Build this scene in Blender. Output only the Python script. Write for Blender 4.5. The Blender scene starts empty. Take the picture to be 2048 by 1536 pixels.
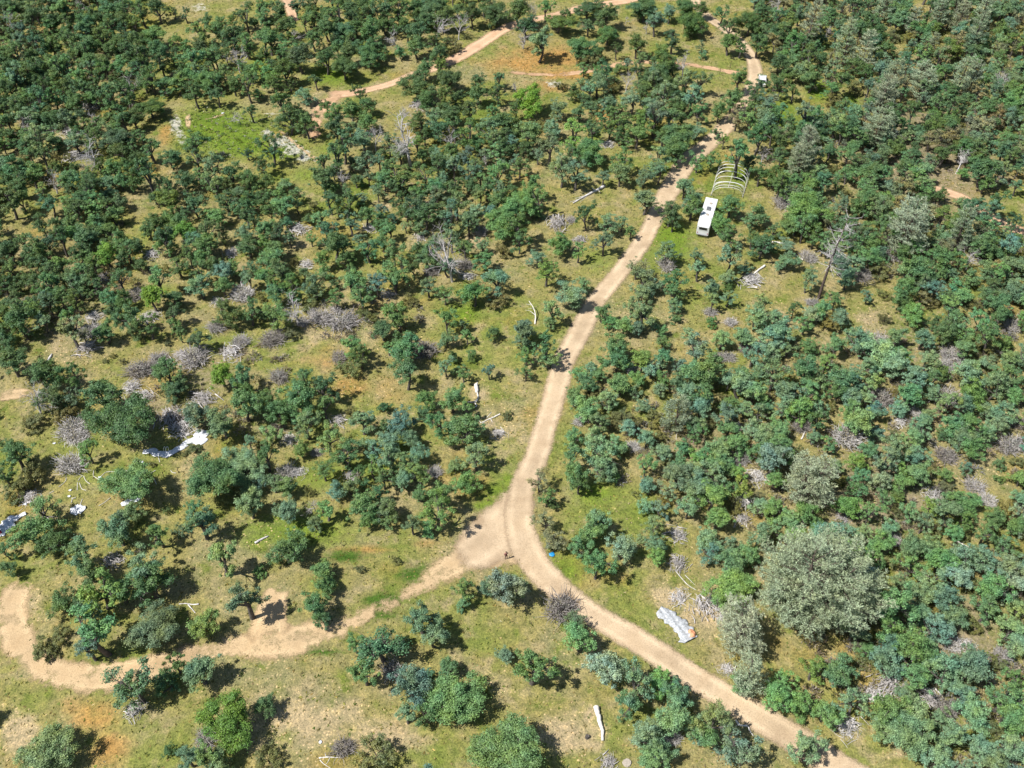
import bpy, bmesh, math, random
import numpy as np
from mathutils import Vector, Matrix

# ------------------------------------------------------------------ camera, sky, sun, exposure
SC = bpy.context.scene
COL = SC.collection
R = math.radians
CAM_H = 116.0
PITCH = 46.5            # degrees below the horizon
F = 2000.0              # focal length in photograph pixels (2048 wide)
cam_d = bpy.data.cameras.new('camera')
cam = bpy.data.objects.new('camera', cam_d)
COL.objects.link(cam)
cam.location = (0, 0, CAM_H)
cam.rotation_euler = (R(90 - PITCH), 0, 0)
cam_d.sensor_width = 36.0
cam_d.lens = 36.0 * F / 2048.0
cam_d.clip_start = 0.5
cam_d.clip_end = 6000
SC.camera = cam

SUN_EL = 57.0
SHADOW_AZ = 20.0        # shadows fall towards +x, turned this far towards +y
sd = Vector((math.cos(R(SHADOW_AZ)) * math.cos(R(SUN_EL)), math.sin(R(SHADOW_AZ)) * math.cos(R(SUN_EL)), -math.sin(R(SUN_EL))))
sun_d = bpy.data.lights.new('sun', 'SUN')
sun_d.energy = 5.0
sun_d.angle = R(0.53)
sun_d.color = (1.0, 0.975, 0.935)
sun = bpy.data.objects.new('sun', sun_d)
COL.objects.link(sun)
sun.location = (-60, 20, 150)
sun.rotation_euler = sd.to_track_quat('-Z', 'Y').to_euler()

W = bpy.data.worlds.new('World')
SC.world = W
W.use_nodes = True
wn = W.node_tree.nodes
bg = wn.get('Background') or wn.new('ShaderNodeBackground')
sky = wn.new('ShaderNodeTexSky')
sky.sky_type = 'NISHITA'
sky.sun_disc = False
sky.sun_elevation = R(SUN_EL)
sky.sun_rotation = math.atan2(-sd.x, -sd.y)
sky.altitude = 600
W.node_tree.links.new(sky.outputs[0], bg.inputs[0])
bg.inputs[1].default_value = 0.085
out = wn.get('World Output') or wn.new('ShaderNodeOutputWorld')
W.node_tree.links.new(bg.outputs[0], out.inputs[0])
SC.view_settings.view_transform = 'Standard'
SC.view_settings.look = 'None'
SC.view_settings.gamma = 1
SC.view_settings.use_curve_mapping = False
SC.view_settings.exposure = 0.54
SC.render.engine = 'CYCLES'

rng = np.random.default_rng(11)
random.seed(5)

# ------------------------------------------------------------------ geometry of the view: photograph point -> place on the ground
FW = np.array([0, math.cos(R(PITCH)), -math.sin(R(PITCH))])
UP = np.array([0, math.sin(R(PITCH)), math.cos(R(PITCH))])
C0 = np.array([0, 0, CAM_H])


def hgt(x, y):
    return (0.35 * np.sin(x / 17.0 + 0.6) * np.cos(y / 21.0) + 0.3 * np.sin((x + y) / 29.0 + 1.0)
            + 0.12 * np.sin(x / 7.3 - y / 9.1))


def at(px, py, z=0.0):
    """world point seen at photograph pixel (px, py), z metres above the ground"""
    d = FW + (px - 1024) / F * np.array([1.0, 0, 0]) - (py - 768) / F * UP
    zz = z
    for _ in range(5):
        t = (zz - CAM_H) / d[2]
        p = C0 + d * t
        zz = float(hgt(p[0], p[1])) + z
    t = (zz - CAM_H) / d[2]
    return C0 + d * t


def ppm(p):
    return F / float(np.dot(np.asarray(p) - C0, FW))


def pix(p):
    q = np.asarray(p) - C0
    dz = q @ FW
    return 1024 + F * q[..., 0] / dz, 768 - F * (q @ UP) / dz


# ------------------------------------------------------------------ helpers
def link(o, parent=None):
    COL.objects.link(o)
    if parent is not None:
        o.parent = parent
    return o


def tag(o, label=None, cat=None, group=None, kind=None):
    if label:
        o['label'] = label
    if cat:
        o['category'] = cat
    if group:
        o['group'] = group
    if kind:
        o['kind'] = kind
    return o


def empty(name, loc, rz=0, sc=(1, 1, 1)):
    o = bpy.data.objects.new(name, None)
    o.empty_display_size = 0.3
    o.location = loc
    o.rotation_euler = (0, 0, rz)
    o.scale = sc
    return link(o)


def quad_mesh(name, V, Q, mats, mi=None, cols=None, smooth=False):
    V = np.asarray(V, dtype=np.float32)
    Q = np.asarray(Q, dtype=np.int32)
    m = bpy.data.meshes.new(name)
    n = Q.shape[1]
    m.vertices.add(len(V))
    m.vertices.foreach_set('co', V.ravel())
    m.loops.add(Q.size)
    m.loops.foreach_set('vertex_index', Q.ravel())
    m.polygons.add(len(Q))
    m.polygons.foreach_set('loop_start', np.arange(0, Q.size, n, dtype=np.int32))
    m.polygons.foreach_set('loop_total', np.full(len(Q), n, dtype=np.int32))
    if mi is not None:
        m.polygons.foreach_set('material_index', np.asarray(mi, dtype=np.int32))
    if smooth:
        m.polygons.foreach_set('use_smooth', np.ones(len(Q), dtype=bool))
    for mt in (mats if isinstance(mats, (list, tuple)) else [mats]):
        m.materials.append(mt)
    if cols:
        for k, v in cols.items():
            a = m.attributes.new(k, 'FLOAT_COLOR', 'POINT')
            a.data.foreach_set('color', np.asarray(v, dtype=np.float32).ravel())
    m.update(calc_edges=True)
    return m


def tube(pts, rad, sides=5):
    """open tube of quads along a polyline; returns verts, quads"""
    P = np.asarray(pts, dtype=float)
    rad = np.broadcast_to(np.asarray(rad, dtype=float), (len(P),))
    T = np.gradient(P, axis=0)
    T /= np.linalg.norm(T, axis=1)[:, None] + 1e-9
    ref = np.array([0.31, 0.2, 0.93])
    if abs(T[0] @ ref) > 0.9:
        ref = np.array([1.0, 0.1, 0])
    A = np.cross(T, ref)
    A /= np.linalg.norm(A, axis=1)[:, None] + 1e-9
    B = np.cross(T, A)
    th = np.arange(sides) / sides * 2 * math.pi
    V = P[:, None, :] + rad[:, None, None] * (np.cos(th)[None, :, None] * A[:, None, :] + np.sin(th)[None, :, None] * B[:, None, :])
    V = V.reshape(-1, 3)
    q = []
    for i in range(len(P) - 1):
        for j in range(sides):
            a = i * sides + j
            b = i * sides + (j + 1) % sides
            q.append((a, b, b + sides, a + sides))
    return V, np.array(q, dtype=int)


class Acc:
    """collects quads"""
    def __init__(s):
        s.V, s.Q, s.n = [], [], 0

    def add(s, V, Q):
        s.V.append(V)
        s.Q.append(np.asarray(Q) + s.n)
        s.n += len(V)

    def tube(s, pts, rad, sides=5):
        s.add(*tube(pts, rad, sides))

    def get(s):
        return np.concatenate(s.V), np.concatenate(s.Q)


def cards(P, N, size, asp=0.7, jit=0.35, g=rng):
    """little leaf faces centred at P with normals near N"""
    n = len(P)
    N = N + g.normal(0, jit, (n, 3))
    N /= np.linalg.norm(N, axis=1)[:, None] + 1e-9
    r = g.normal(0, 1, (n, 3))
    A = np.cross(N, r)
    A /= np.linalg.norm(A, axis=1)[:, None] + 1e-9
    B = np.cross(N, A)
    sz = (np.asarray(size) * g.uniform(0.6, 1.3, n))[:, None] * 0.5
    V = np.stack([P - A * sz, P - B * sz * asp + N * sz * .25, P + A * sz, P + B * sz * asp + N * sz * .25], axis=1).reshape(-1, 3)
    Q = np.arange(4 * n).reshape(n, 4)
    return V, Q


# ------------------------------------------------------------------ materials
def new_mat(name):
    m = bpy.data.materials.new(name)
    m.use_nodes = True
    nt = m.node_tree
    for n in list(nt.nodes):
        nt.nodes.remove(n)
    o = nt.nodes.new('ShaderNodeOutputMaterial')
    return m, nt, o


def ramp(nt, fac, stops):
    n = nt.nodes.new('ShaderNodeValToRGB')
    el = n.color_ramp.elements
    while len(el) < len(stops):
        el.new(0.5)
    for e, (p, c) in zip(el, stops):
        e.position = p
        e.color = (c[0], c[1], c[2], 1) if len(c) == 3 else c
    nt.links.new(fac, n.inputs[0])
    return n.outputs[0]


def noise(nt, vec, scale, detail=3, rough=0.55):
    n = nt.nodes.new('ShaderNodeTexNoise')
    n.inputs['Scale'].default_value = scale
    n.inputs['Detail'].default_value = detail
    n.inputs['Roughness'].default_value = rough
    nt.links.new(vec, n.inputs['Vector'])
    return n.outputs['Fac']


def mixc(nt, fac, a, b, mode='MIX'):
    n = nt.nodes.new('ShaderNodeMix')
    n.data_type = 'RGBA'
    n.blend_type = mode
    for sock, v in ((n.inputs[0], fac), (n.inputs[6], a), (n.inputs[7], b)):
        if isinstance(v, (int, float)):
            sock.default_value = v
        elif isinstance(v, tuple):
            sock.default_value = (*v, 1) if len(v) == 3 else v
        else:
            nt.links.new(v, sock)
    return n.outputs[2]


def mth(nt, op, a, b=None, c=None, clamp=False):
    n = nt.nodes.new('ShaderNodeMath')
    n.operation = op
    n.use_clamp = clamp
    for i, v in enumerate((a, b, c)):
        if v is None:
            continue
        if isinstance(v, (int, float)):
            n.inputs[i].default_value = v
        else:
            nt.links.new(v, n.inputs[i])
    return n.outputs[0]


def smooth(nt, x, lo, hi):
    n = nt.nodes.new('ShaderNodeMapRange')
    n.interpolation_type = 'SMOOTHSTEP'
    n.inputs[1].default_value = lo
    n.inputs[2].default_value = hi
    nt.links.new(x, n.inputs[0])
    return n.outputs[0]


def leaf_mat(name, attr=False, transl=0.28, gloss=0.35, warm=1.0, inst=False):
    m, nt, o = new_mat(name)
    if attr:
        c = nt.nodes.new('ShaderNodeAttribute')
        c.attribute_name = 'tint'
        c.attribute_type = 'INSTANCER' if inst else 'GEOMETRY'
        col = c.outputs['Color']
    else:
        c = nt.nodes.new('ShaderNodeObjectInfo')
        col = c.outputs['Color']
    geo = nt.nodes.new('ShaderNodeNewGeometry')
    rnd = geo.outputs['Random Per Island']
    fac = ramp(nt, rnd, [(0, (.45, .45, .45)), (.5, (.95, .95, .9)), (.85, (1.25, 1.24, 1.18)), (1, (1.6, 1.58, 1.5))])
    nz = noise(nt, geo.outputs['Position'], 0.45, 2)
    hue = ramp(nt, nz, [(.3, (1 - .18 * warm, 1 - .05 * warm, 1 + .12 * warm)), (.5, (1, 1, 1)), (.7, (1 + .2 * warm, 1 + .06 * warm, 1 - .22 * warm))])
    col = mixc(nt, 1.0, col, fac, 'MULTIPLY')
    col = mixc(nt, 1.0, col, hue, 'MULTIPLY')
    b = nt.nodes.new('ShaderNodeBsdfPrincipled')
    b.inputs['Roughness'].default_value = 0.55
    b.inputs['Specular IOR Level'].default_value = gloss
    nt.links.new(col, b.inputs['Base Color'])
    t = nt.nodes.new('ShaderNodeBsdfTranslucent')
    nt.links.new(mixc(nt, 1.0, col, (1.25, 1.25, .7), 'MULTIPLY'), t.inputs[0])
    mx = nt.nodes.new('ShaderNodeMixShader')
    mx.inputs[0].default_value = transl
    nt.links.new(b.outputs[0], mx.inputs[1])
    nt.links.new(t.outputs[0], mx.inputs[2])
    nt.links.new(mx.outputs[0], o.inputs[0])
    return m


def plain_mat(name, col, var=0.25, scale=6.0, rough=0.8, spec=0.3, bump=0.0, metal=0.0):
    m, nt, o = new_mat(name)
    tc = nt.nodes.new('ShaderNodeTexCoord')
    nz = noise(nt, tc.outputs['Object'], scale, 4)
    a = tuple(c * (1 - var) for c in col)
    b2 = tuple(min(1, c * (1 + var)) for c in col)
    c = ramp(nt, nz, [(.3, a), (.7, b2)])
    b = nt.nodes.new('ShaderNodeBsdfPrincipled')
    b.inputs['Roughness'].default_value = rough
    b.inputs['Specular IOR Level'].default_value = spec
    b.inputs['Metallic'].default_value = metal
    nt.links.new(c, b.inputs['Base Color'])
    if bump:
        bp = nt.nodes.new('ShaderNodeBump')
        bp.inputs['Strength'].default_value = bump
        nt.links.new(nz, bp.inputs['Height'])
        nt.links.new(bp.outputs[0], b.inputs['Normal'])
    nt.links.new(b.outputs[0], o.inputs[0])
    return m


M_LEAF = leaf_mat('leaf')
M_LEAFA = leaf_mat('leaf_mass', attr=True, inst=True)
M_NEEDLE = leaf_mat('pine_needles', transl=0.2, gloss=0.3, warm=.35)
M_NEEDLEA = leaf_mat('grass_blades', attr=True, transl=0.25, gloss=0.2)
M_BARK = plain_mat('oak_bark', (.105, .092, .08), .45, 3.0, .9, .2)
M_PBARK = plain_mat('pine_bark', (.10, .075, .06), .4, 3.0, .9, .2)
M_DEAD = plain_mat('dead_wood', (.52, .49, .465), .4, 2.0, .85, .2)
M_TWIG = plain_mat('grey_twigs', (.42, .39, .37), .45, 2.5, .9, .2)
M_DARKTWIG = plain_mat('dark_twigs', (.30, .27, .25), .45, 2.5, .9, .2)
M_LOG = plain_mat('bleached_log', (.62, .58, .52), .25, 4.0, .8, .3, .3)
M_TARP = plain_mat('white_plastic', (.60, .61, .63), .28, 3.5, .45, .5)
M_TARPG = plain_mat('weathered_plastic', (.36, .37, .375), .4, 3.5, .5, .4)
M_ORANGE = plain_mat('orange_cloth', (.62, .30, .16), .2, 8, .8)
M_REDC = plain_mat('red_cloth', (.38, .03, .06), .2, 8, .8)
M_BLUE = plain_mat('blue_plastic', (.02, .24, .50), .2, 5, .5, .4)
M_PIPE = plain_mat('white_pipe', (.72, .72, .68), .08, 2, .5, .4)
M_OLDPIPE = plain_mat('pale_pipe', (.52, .49, .42), .15, 2, .6, .3)
M_POST = plain_mat('dark_post', (.05, .04, .035), .3, 5, .8)
M_WHITE = plain_mat('white_paint', (.60, .60, .58), .16, 1.6, .4, .5)
M_SIDING = plain_mat('trailer_siding', (.68, .68, .67), .06, 1.5, .45, .5)
M_GLASS = plain_mat('dark_glass', (.015, .018, .02), .2, 2, .12, .6)
M_RUBBER = plain_mat('rubber', (.025, .025, .025), .2, 4, .8)
M_METAL = plain_mat('steel', (.22, .22, .22), .2, 4, .5, .5, 0, .6)
M_STONE = plain_mat('pale_stone', (.36, .31, .25), .2, 5, .85, .3, .3)

# ------------------------------------------------------------------ tree tables: photograph places of the crowns
# one string per quarter-size tile of the photograph: crown centre x y, crown width (4 x photograph pixels), kind
# o green oak, b bluish oak, B pale bluish oak, d dark oak, y bright oak, g olive, k low dark shrub,
# p grey pine, s grey bush, S heap of dead branches, D standing dead tree
T = {}
T[3, 0] = """490 210 270 d, 760 80 330 o, 960 110 220 o, 1190 30 340 d, 720 270 200 b, 760 430 330 o, 700 560 240 b, 350 580 200 k,
480 470 170 k, 1230 380 370 b, 1620 390 240 o, 1070 880 350 o, 1330 850 210 o, 1400 690 170 d, 1600 760 260 b, 1840 1170 400 y,
350 1400 420 b, 1350 1390 120 d, 1500 1430 230 b, 1650 1400 210 o, 1740 1490 200 b, 1960 170 260 b, 1640 1290 150 s, 1070 1070 150 S"""
T[3, 1] = """545 60 200 o, 470 220 200 o, 540 340 160 d, 1660 90 170 o, 1660 220 120 b, 1320 330 270 b, 1420 470 200 b, 790 540 170 o,
1000 560 330 o, 860 740 240 o, 1170 520 120 d, 1080 740 150 s, 1260 870 300 b, 1600 980 420 o, 1380 1090 230 o, 1200 1080 200 b,
1530 730 160 o, 1375 790 100 o, 70 1060 190 d, 90 1450 220 k, 1990 630 140 b, 960 1410 330 k, 690 1360 160 s, 2000 1370 480 o,
1850 80 150 b, 1990 70 290 B"""
T[3, 2] = """50 80 160 b, 400 230 240 s, 500 340 180 b, 540 480 230 o, 160 700 340 o, 750 720 320 B, 1010 880 330 b, 1190 850 190 o,
950 1030 190 o, 1330 930 210 o, 1280 1130 240 b, 1470 1200 230 b, 1600 1130 290 b, 1540 1270 190 o, 1810 1370 290 b, 1100 1260 220 b,
1180 1380 230 b, 1120 1480 200 o, 1290 1280 120 s, 1760 60 330 o, 1580 210 240 S, 1330 170 150 S, 770 1490 140 S, 1870 390 420 p, 1930 760 300 p,
1720 740 110 S, 1850 860 150 o, 1690 330 110 S"""
T[3, 3] = """430 50 960 p, 250 1010 200 o, 1030 200 300 o, 970 400 230 o, 1180 550 280 o, 960 660 220 b, 800 590 130 o, 370 740 210 o, 570 760 240 o,
110 820 210 o, 90 960 220 o, 460 1090 230 o, 690 1020 240 b, 310 1340 290 b, 960 1080 290 o, 1080 1250 370 b, 1110 940 150 b,
1370 1130 160 b, 1300 1250 150 k, 1500 1290 240 b, 1370 1480 240 b, 1650 1080 260 b, 1540 950 180 b, 1400 740 260 b, 1680 720 280 b,
1720 1370 220 b, 1820 1480 240 b, 1990 1380 230 b, 1900 960 300 o, 2000 820 180 o, 1960 430 200 b, 2000 560 180 b, 1340 400 240 b,
1250 130 200 b, 1450 180 240 b, 1500 330 200 b, 1800 120 240 o, 1760 260 200 o, 1640 390 150 k, 2010 260 170 b, 1060 30 180 b,
1330 270 130 k, 1650 70 160 k, 990 880 240 S, 850 940 160 S, 1280 950 200 S, 1440 1060 170 s, 1480 530 140 s, 1880 620 140 s, 640 1200 190 S,
760 680 140 k, 1850 700 150 k, 1830 1250 180 k, 1240 660 140 o, 1600 560 120 S, 1970 1180 200 o, 1930 1120 150 o, 1600 850 130 k"""
T[2, 0] = """430 130 270 d, 560 90 140 b, 800 70 270 d, 955 280 470 d, 690 520 180 o, 700 230 120 d, 1540 240 210 b, 1410 30 190 d,
1770 310 200 b, 1010 780 370 o, 1060 1010 200 b, 350 1000 290 o, 250 1170 280 o, 440 1270 250 d, 650 1290 260 b, 930 1170 240 b,
960 1070 140 b, 1250 1170 200 o, 1430 1170 120 b, 1690 720 350 o, 1960 650 280 b, 1600 1090 250 b, 1560 1000 160 o, 1990 950 190 b,
1740 1340 290 b, 700 1470 220 o, 1140 1460 280 b, 40 1330 150 o, 120 560 230 d, 30 720 160 d, 250 720 240 k, 1950 150 220 o,
1980 60 160 d, 30 480 110 d, 550 620 200 s, 600 400 170 s, 1380 250 210 S, 1450 350 200 S, 1620 110 190 S, 1050 20 150 S, 1150 90 140 S,
900 1400 150 S, 220 900 150 S, 1210 640 60 k, 1550 510 110 k, 260 120 170 D, 560 330 200 s, 250 300 200 k, 60 1480 140 o, 130 840 200 k,
520 250 180 k, 1850 920 150 k, 1330 1010 70 o, 1480 560 50 k"""
T[2, 1] = """90 110 130 o, 190 200 200 o, 350 100 230 o, 540 30 190 d, 540 160 130 o, 400 310 200 b, 570 440 220 b, 110 400 150 b,
850 280 180 b, 1020 180 90 d, 1030 330 110 o, 1170 300 180 b, 1360 130 150 o, 1450 290 180 o, 1570 110 170 o, 1330 230 110 o, 730 560 210 d,
1060 450 150 b, 1250 430 120 b, 950 530 150 b, 1080 570 180 b, 1170 630 180 b, 1290 560 150 b, 1310 710 170 o, 940 660 120 o,
1180 750 130 b, 1660 350 240 o, 1690 210 110 o, 1760 560 180 b, 1690 770 200 o, 1590 650 120 b, 1480 860 180 o, 1430 1000 230 o,
1370 1160 120 o, 1250 1110 150 b, 1310 880 110 o, 1040 1000 170 b, 1060 1100 110 b, 980 880 120 o, 860 950 190 o, 900 1070 130 d,
830 690 110 d, 860 790 90 d, 750 820 130 b, 640 840 130 b, 540 670 150 o, 360 520 110 o, 230 690 150 s, 240 810 140 b, 140 790 130 b,
250 980 170 b, 460 960 140 D, 480 1110 130 b, 560 990 140 o, 20 800 100 b, 10 950 90 b, 240 1330 280 d, 320 1230 160 o,
530 1480 160 o, 30 1500 110 o, 835 1480 80 k, 1120 1410 80 k, 2010 250 85 k, 660 290 120 S, 1430 690 110 s, 1940 390 100 S, 260 440 110 S,
770 730 120 S, 60 500 120 k, 480 540 80 s, 330 700 110 S"""
T[2, 2] = """500 90 150 o, 620 200 200 o, 760 120 150 b, 700 290 150 b, 980 60 120 b, 1060 170 120 b, 1340 230 250 p, 500 400 160 o,
650 410 150 b, 470 540 180 o, 830 480 150 b, 680 560 220 b, 720 680 180 b, 500 700 180 o, 540 780 160 d, 830 740 90 o, 220 770 200 g,
280 890 120 o, 320 950 110 d, 270 1100 190 g, 330 1240 190 g, 620 1180 230 o, 700 1080 180 b, 540 1290 200 o, 680 1420 240 o,
880 1310 220 B, 1080 980 140 b, 1190 1000 140 b, 1140 1120 160 b, 1150 1280 150 b, 1160 1370 130 o, 1030 1240 80 b, 930 340 130 b,
1080 420 130 b, 1080 640 150 o, 1080 800 130 b, 1200 540 150 b, 1320 730 220 b, 1260 840 180 b, 1470 390 160 o, 1370 500 140 o,
1520 170 150 b, 1550 560 150 o, 1470 590 140 o, 1730 370 160 o, 1660 520 180 b, 1680 650 180 o, 1500 820 200 b, 1600 900 220 o,
1420 980 180 b, 1650 1060 170 o, 1830 830 170 o, 1810 690 140 o, 1980 540 150 o, 1870 180 150 b, 1740 170 150 o, 1980 220 150 b,
1920 340 140 b, 1560 1240 180 b, 1600 1340 180 b, 1750 1280 150 b, 1760 1430 200 o, 1900 1370 200 o, 1990 980 150 b, 1980 1220 180 b,
1420 60 160 b, 1190 40 120 b, 1560 60 150 d, 1130 270 150 k, 1320 1200 150 S, 970 490 100 s, 1850 930 150 S, 1960 740 150 S, 1320 1430 150 S,
1800 340 100 S, 1830 580 140 s, 870 250 140 k, 900 540 100 k, 1250 620 110 k, 1580 320 120 k, 1780 960 140 k, 1230 930 120 k, 1840 1080 130 S,
660 70 120 k, 790 310 110 k, 1000 300 110 k, 1350 620 110 o, 1960 60 150 b, 1180 420 120 k, 1290 330 110 k, 540 290 90 s"""
T[2, 3] = """130 170 170 b, 340 60 200 o, 400 190 150 b, 400 290 140 d, 90 360 170 o, 90 480 170 o, 370 420 110 b, 500 480 130 o,
560 50 150 d, 670 100 170 b, 640 220 180 o, 840 220 160 b, 870 400 130 b, 820 520 130 o, 720 640 170 o, 740 740 150 o, 1150 80 180 o,
1320 70 120 b, 1250 290 120 b, 1230 370 160 b, 1160 430 150 b, 1180 570 170 b, 1500 300 200 o, 1390 400 100 d, 1620 320 180 o,
1650 500 220 o, 1740 200 140 b, 1900 230 180 b, 1850 320 140 b, 1640 50 220 o, 1430 720 110 o, 1590 660 110 b, 1860 640 100 d,
1850 760 80 d, 1210 720 170 o, 1060 780 180 o, 1080 680 120 o, 940 910 140 o, 720 850 150 o, 640 970 170 o, 830 1020 150 o,
1490 930 160 o, 1600 960 200 o, 1590 1080 160 d, 1140 1010 130 o, 1300 970 120 o, 330 760 420 p, 530 660 130 b, 140 560 160 o,
60 760 140 o, 40 1000 170 o, 290 1020 160 o, 190 1090 180 b, 50 1170 130 b, 780 1170 130 b, 960 1150 150 b, 1150 1290 180 b,
1260 1090 160 b, 1280 1300 200 b, 1160 1450 220 o, 1400 1400 220 o, 900 1440 130 o, 1500 1180 130 o, 1760 1180 200 o, 1900 1280 180 o,
1730 1370 200 b, 1920 1440 180 b, 2000 1130 150 o, 1820 1050 150 o, 990 1430 120 k, 640 400 210 s, 1060 290 120 S, 920 90 190 s,
1440 560 150 s, 1960 470 190 s, 1010 1240 120 s, 1330 880 140 S, 1660 800 140 s, 1770 920 120 s, 1430 80 190 s, 270 320 130 s, 590 1080 110 S,
1190 220 100 s, 1010 420 120 k, 560 780 120 k, 1430 830 130 k, 1560 1200 120 k, 1040 1020 130 k, 220 700 120 k, 1900 1000 150 k, 2010 300 130 s,
1350 1190 120 k, 2020 900 140 b, 1990 620 110 k, 1040 900 110 d"""
T[1, 0] = """60 50 180 d, 170 70 160 d, 390 80 180 d, 530 90 150 o, 650 60 160 d, 850 90 160 o, 330 250 180 d, 570 240 160 o, 820 230 150 d,
870 320 150 o, 470 340 150 d, 600 350 160 d, 720 330 150 d, 180 360 130 d, 60 450 150 d, 850 490 170 y, 740 550 140 o, 1010 460 150 o,
1120 580 110 d, 290 550 160 d, 480 560 150 o, 80 590 150 d, 260 690 180 d, 430 700 140 d, 610 720 200 o, 650 600 130 o, 1240 240 160 d,
1350 200 170 d, 1180 300 130 d, 1300 330 180 d, 1480 310 160 y, 1650 290 180 o, 1560 380 170 o, 1640 420 200 o, 1320 410 160 o,
1340 50 180 d, 1560 80 200 d, 1800 60 180 d, 1900 130 150 o, 1960 170 130 d, 1990 60 150 d, 1980 430 180 d, 1960 320 150 b,
1430 590 170 d, 1780 620 160 b, 1580 620 140 d, 1600 740 190 b, 950 680 180 o, 1240 670 180 o, 1210 820 180 y, 1400 850 170 d,
1390 960 130 d, 1390 1060 120 d, 870 830 130 o, 980 850 130 d, 470 840 170 o, 120 830 150 d, 300 800 160 d, 1020 980 230 d,
1180 1060 170 d, 1090 1090 150 d, 130 1000 240 d, 340 1030 160 b, 530 970 140 o, 560 1080 200 b, 830 1120 170 d, 720 1090 150 s,
660 1130 120 g, 40 1180 150 d, 80 1340 260 d, 350 1450 250 d, 560 1440 200 d, 1800 950 220 d, 1990 930 170 d, 1930 790 170 s,
1580 1170 160 d, 1310 1440 230 d, 1760 1440 190 y, 1950 1470 190 o, 1110 1400 190 s, 1260 1320 140 s, 1550 1300 210 s, 1850 1270 180 S,
1450 1310 150 S, 1200 990 140 S, 750 990 120 S, 820 680 130 S, 1220 490 120 S, 1060 810 140 s, 690 1240 160 S, 1340 1210 60 k, 30 730 130 d,
900 950 150 d, 200 480 130 d, 590 850 150 d, 1440 1130 100 o, 760 760 130 d, 380 400 150 d, 650 470 150 d, 1100 420 110 d, 1850 480 110 S,
1700 570 130 o, 1870 600 130 o, 980 1350 60 k, 840 1350 50 k, 900 1310 50 k, 1500 480 130 d, 20 960 140 d, 1980 680 130 b, 1740 870 100 S, 250 880 120 d,
760 240 140 o, 1920 1180 130 s, 1720 1060 130 s"""
T[1, 1] = """50 60 160 d, 200 110 180 o, 110 150 140 d, 70 290 160 o, 170 300 160 d, 590 60 150 d, 740 50 200 d, 830 90 70 o, 880 170 130 o,
510 190 150 o, 420 210 100 d, 560 290 180 o, 750 220 160 b, 620 400 200 d, 440 370 100 o, 1200 270 90 b, 1060 290 150 o, 900 460 200 o,
1100 460 180 b, 720 530 140 o, 1300 460 150 o, 1410 450 150 o, 1290 90 220 d, 1350 190 200 d, 1150 60 150 d, 1600 80 200 b,
1550 190 180 b, 1760 150 200 b, 1970 250 240 o, 1950 60 180 o, 1700 230 150 b, 120 540 200 o, 180 620 180 d, 80 690 170 o,
270 750 160 o, 460 700 200 b, 470 790 150 b, 790 720 200 o, 970 720 150 b, 1090 610 220 o, 1110 690 180 o, 840 830 180 o, 640 830 130 o,
1380 740 130 b, 1510 800 160 o, 1830 530 180 o, 1750 790 200 o, 1930 710 210 b, 1930 850 180 k, 140 990 220 o, 30 960 120 d,
1090 930 190 d, 1010 1090 170 d, 1130 1010 150 d, 770 1220 180 o, 830 1290 160 d, 770 1390 220 k, 660 1310 120 s, 1200 1260 240 o,
1200 1410 260 o, 1130 1170 120 o, 1240 1150 110 o, 1350 1240 170 s, 1060 1230 100 o, 1530 1000 170 o, 1530 1170 150 b, 1690 1150 110 o,
1650 1050 110 b, 1570 1310 100 d, 1720 1310 100 o, 1520 1390 130 b, 1660 1450 120 o, 1910 1130 120 o, 1870 1410 110 b, 310 920 170 D,
180 1460 140 s, 390 1490 200 d, 370 1030 100 s, 510 980 170 s, 700 1010 200 s, 640 950 120 S, 1560 500 230 D, 910 280 110 S, 1310 360 100 S,
400 575 110 S, 340 290 140 S, 1230 870 130 k, 130 1150 180 s, 280 1130 140 k, 1660 560 120 s, 1440 380 120 b, 1480 260 110 k, 380 640 100 d,
1260 620 120 d, 1060 820 110 S, 920 1000 120 k, 420 920 120 k, 1010 390 130 o, 760 640 110 d, 1400 620 110 s, 1700 670 100 S, 1980 470 130 k,
700 400 140 o, 850 960 120 k, 1800 300 100 s, 1600 1430 90 b"""
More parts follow.
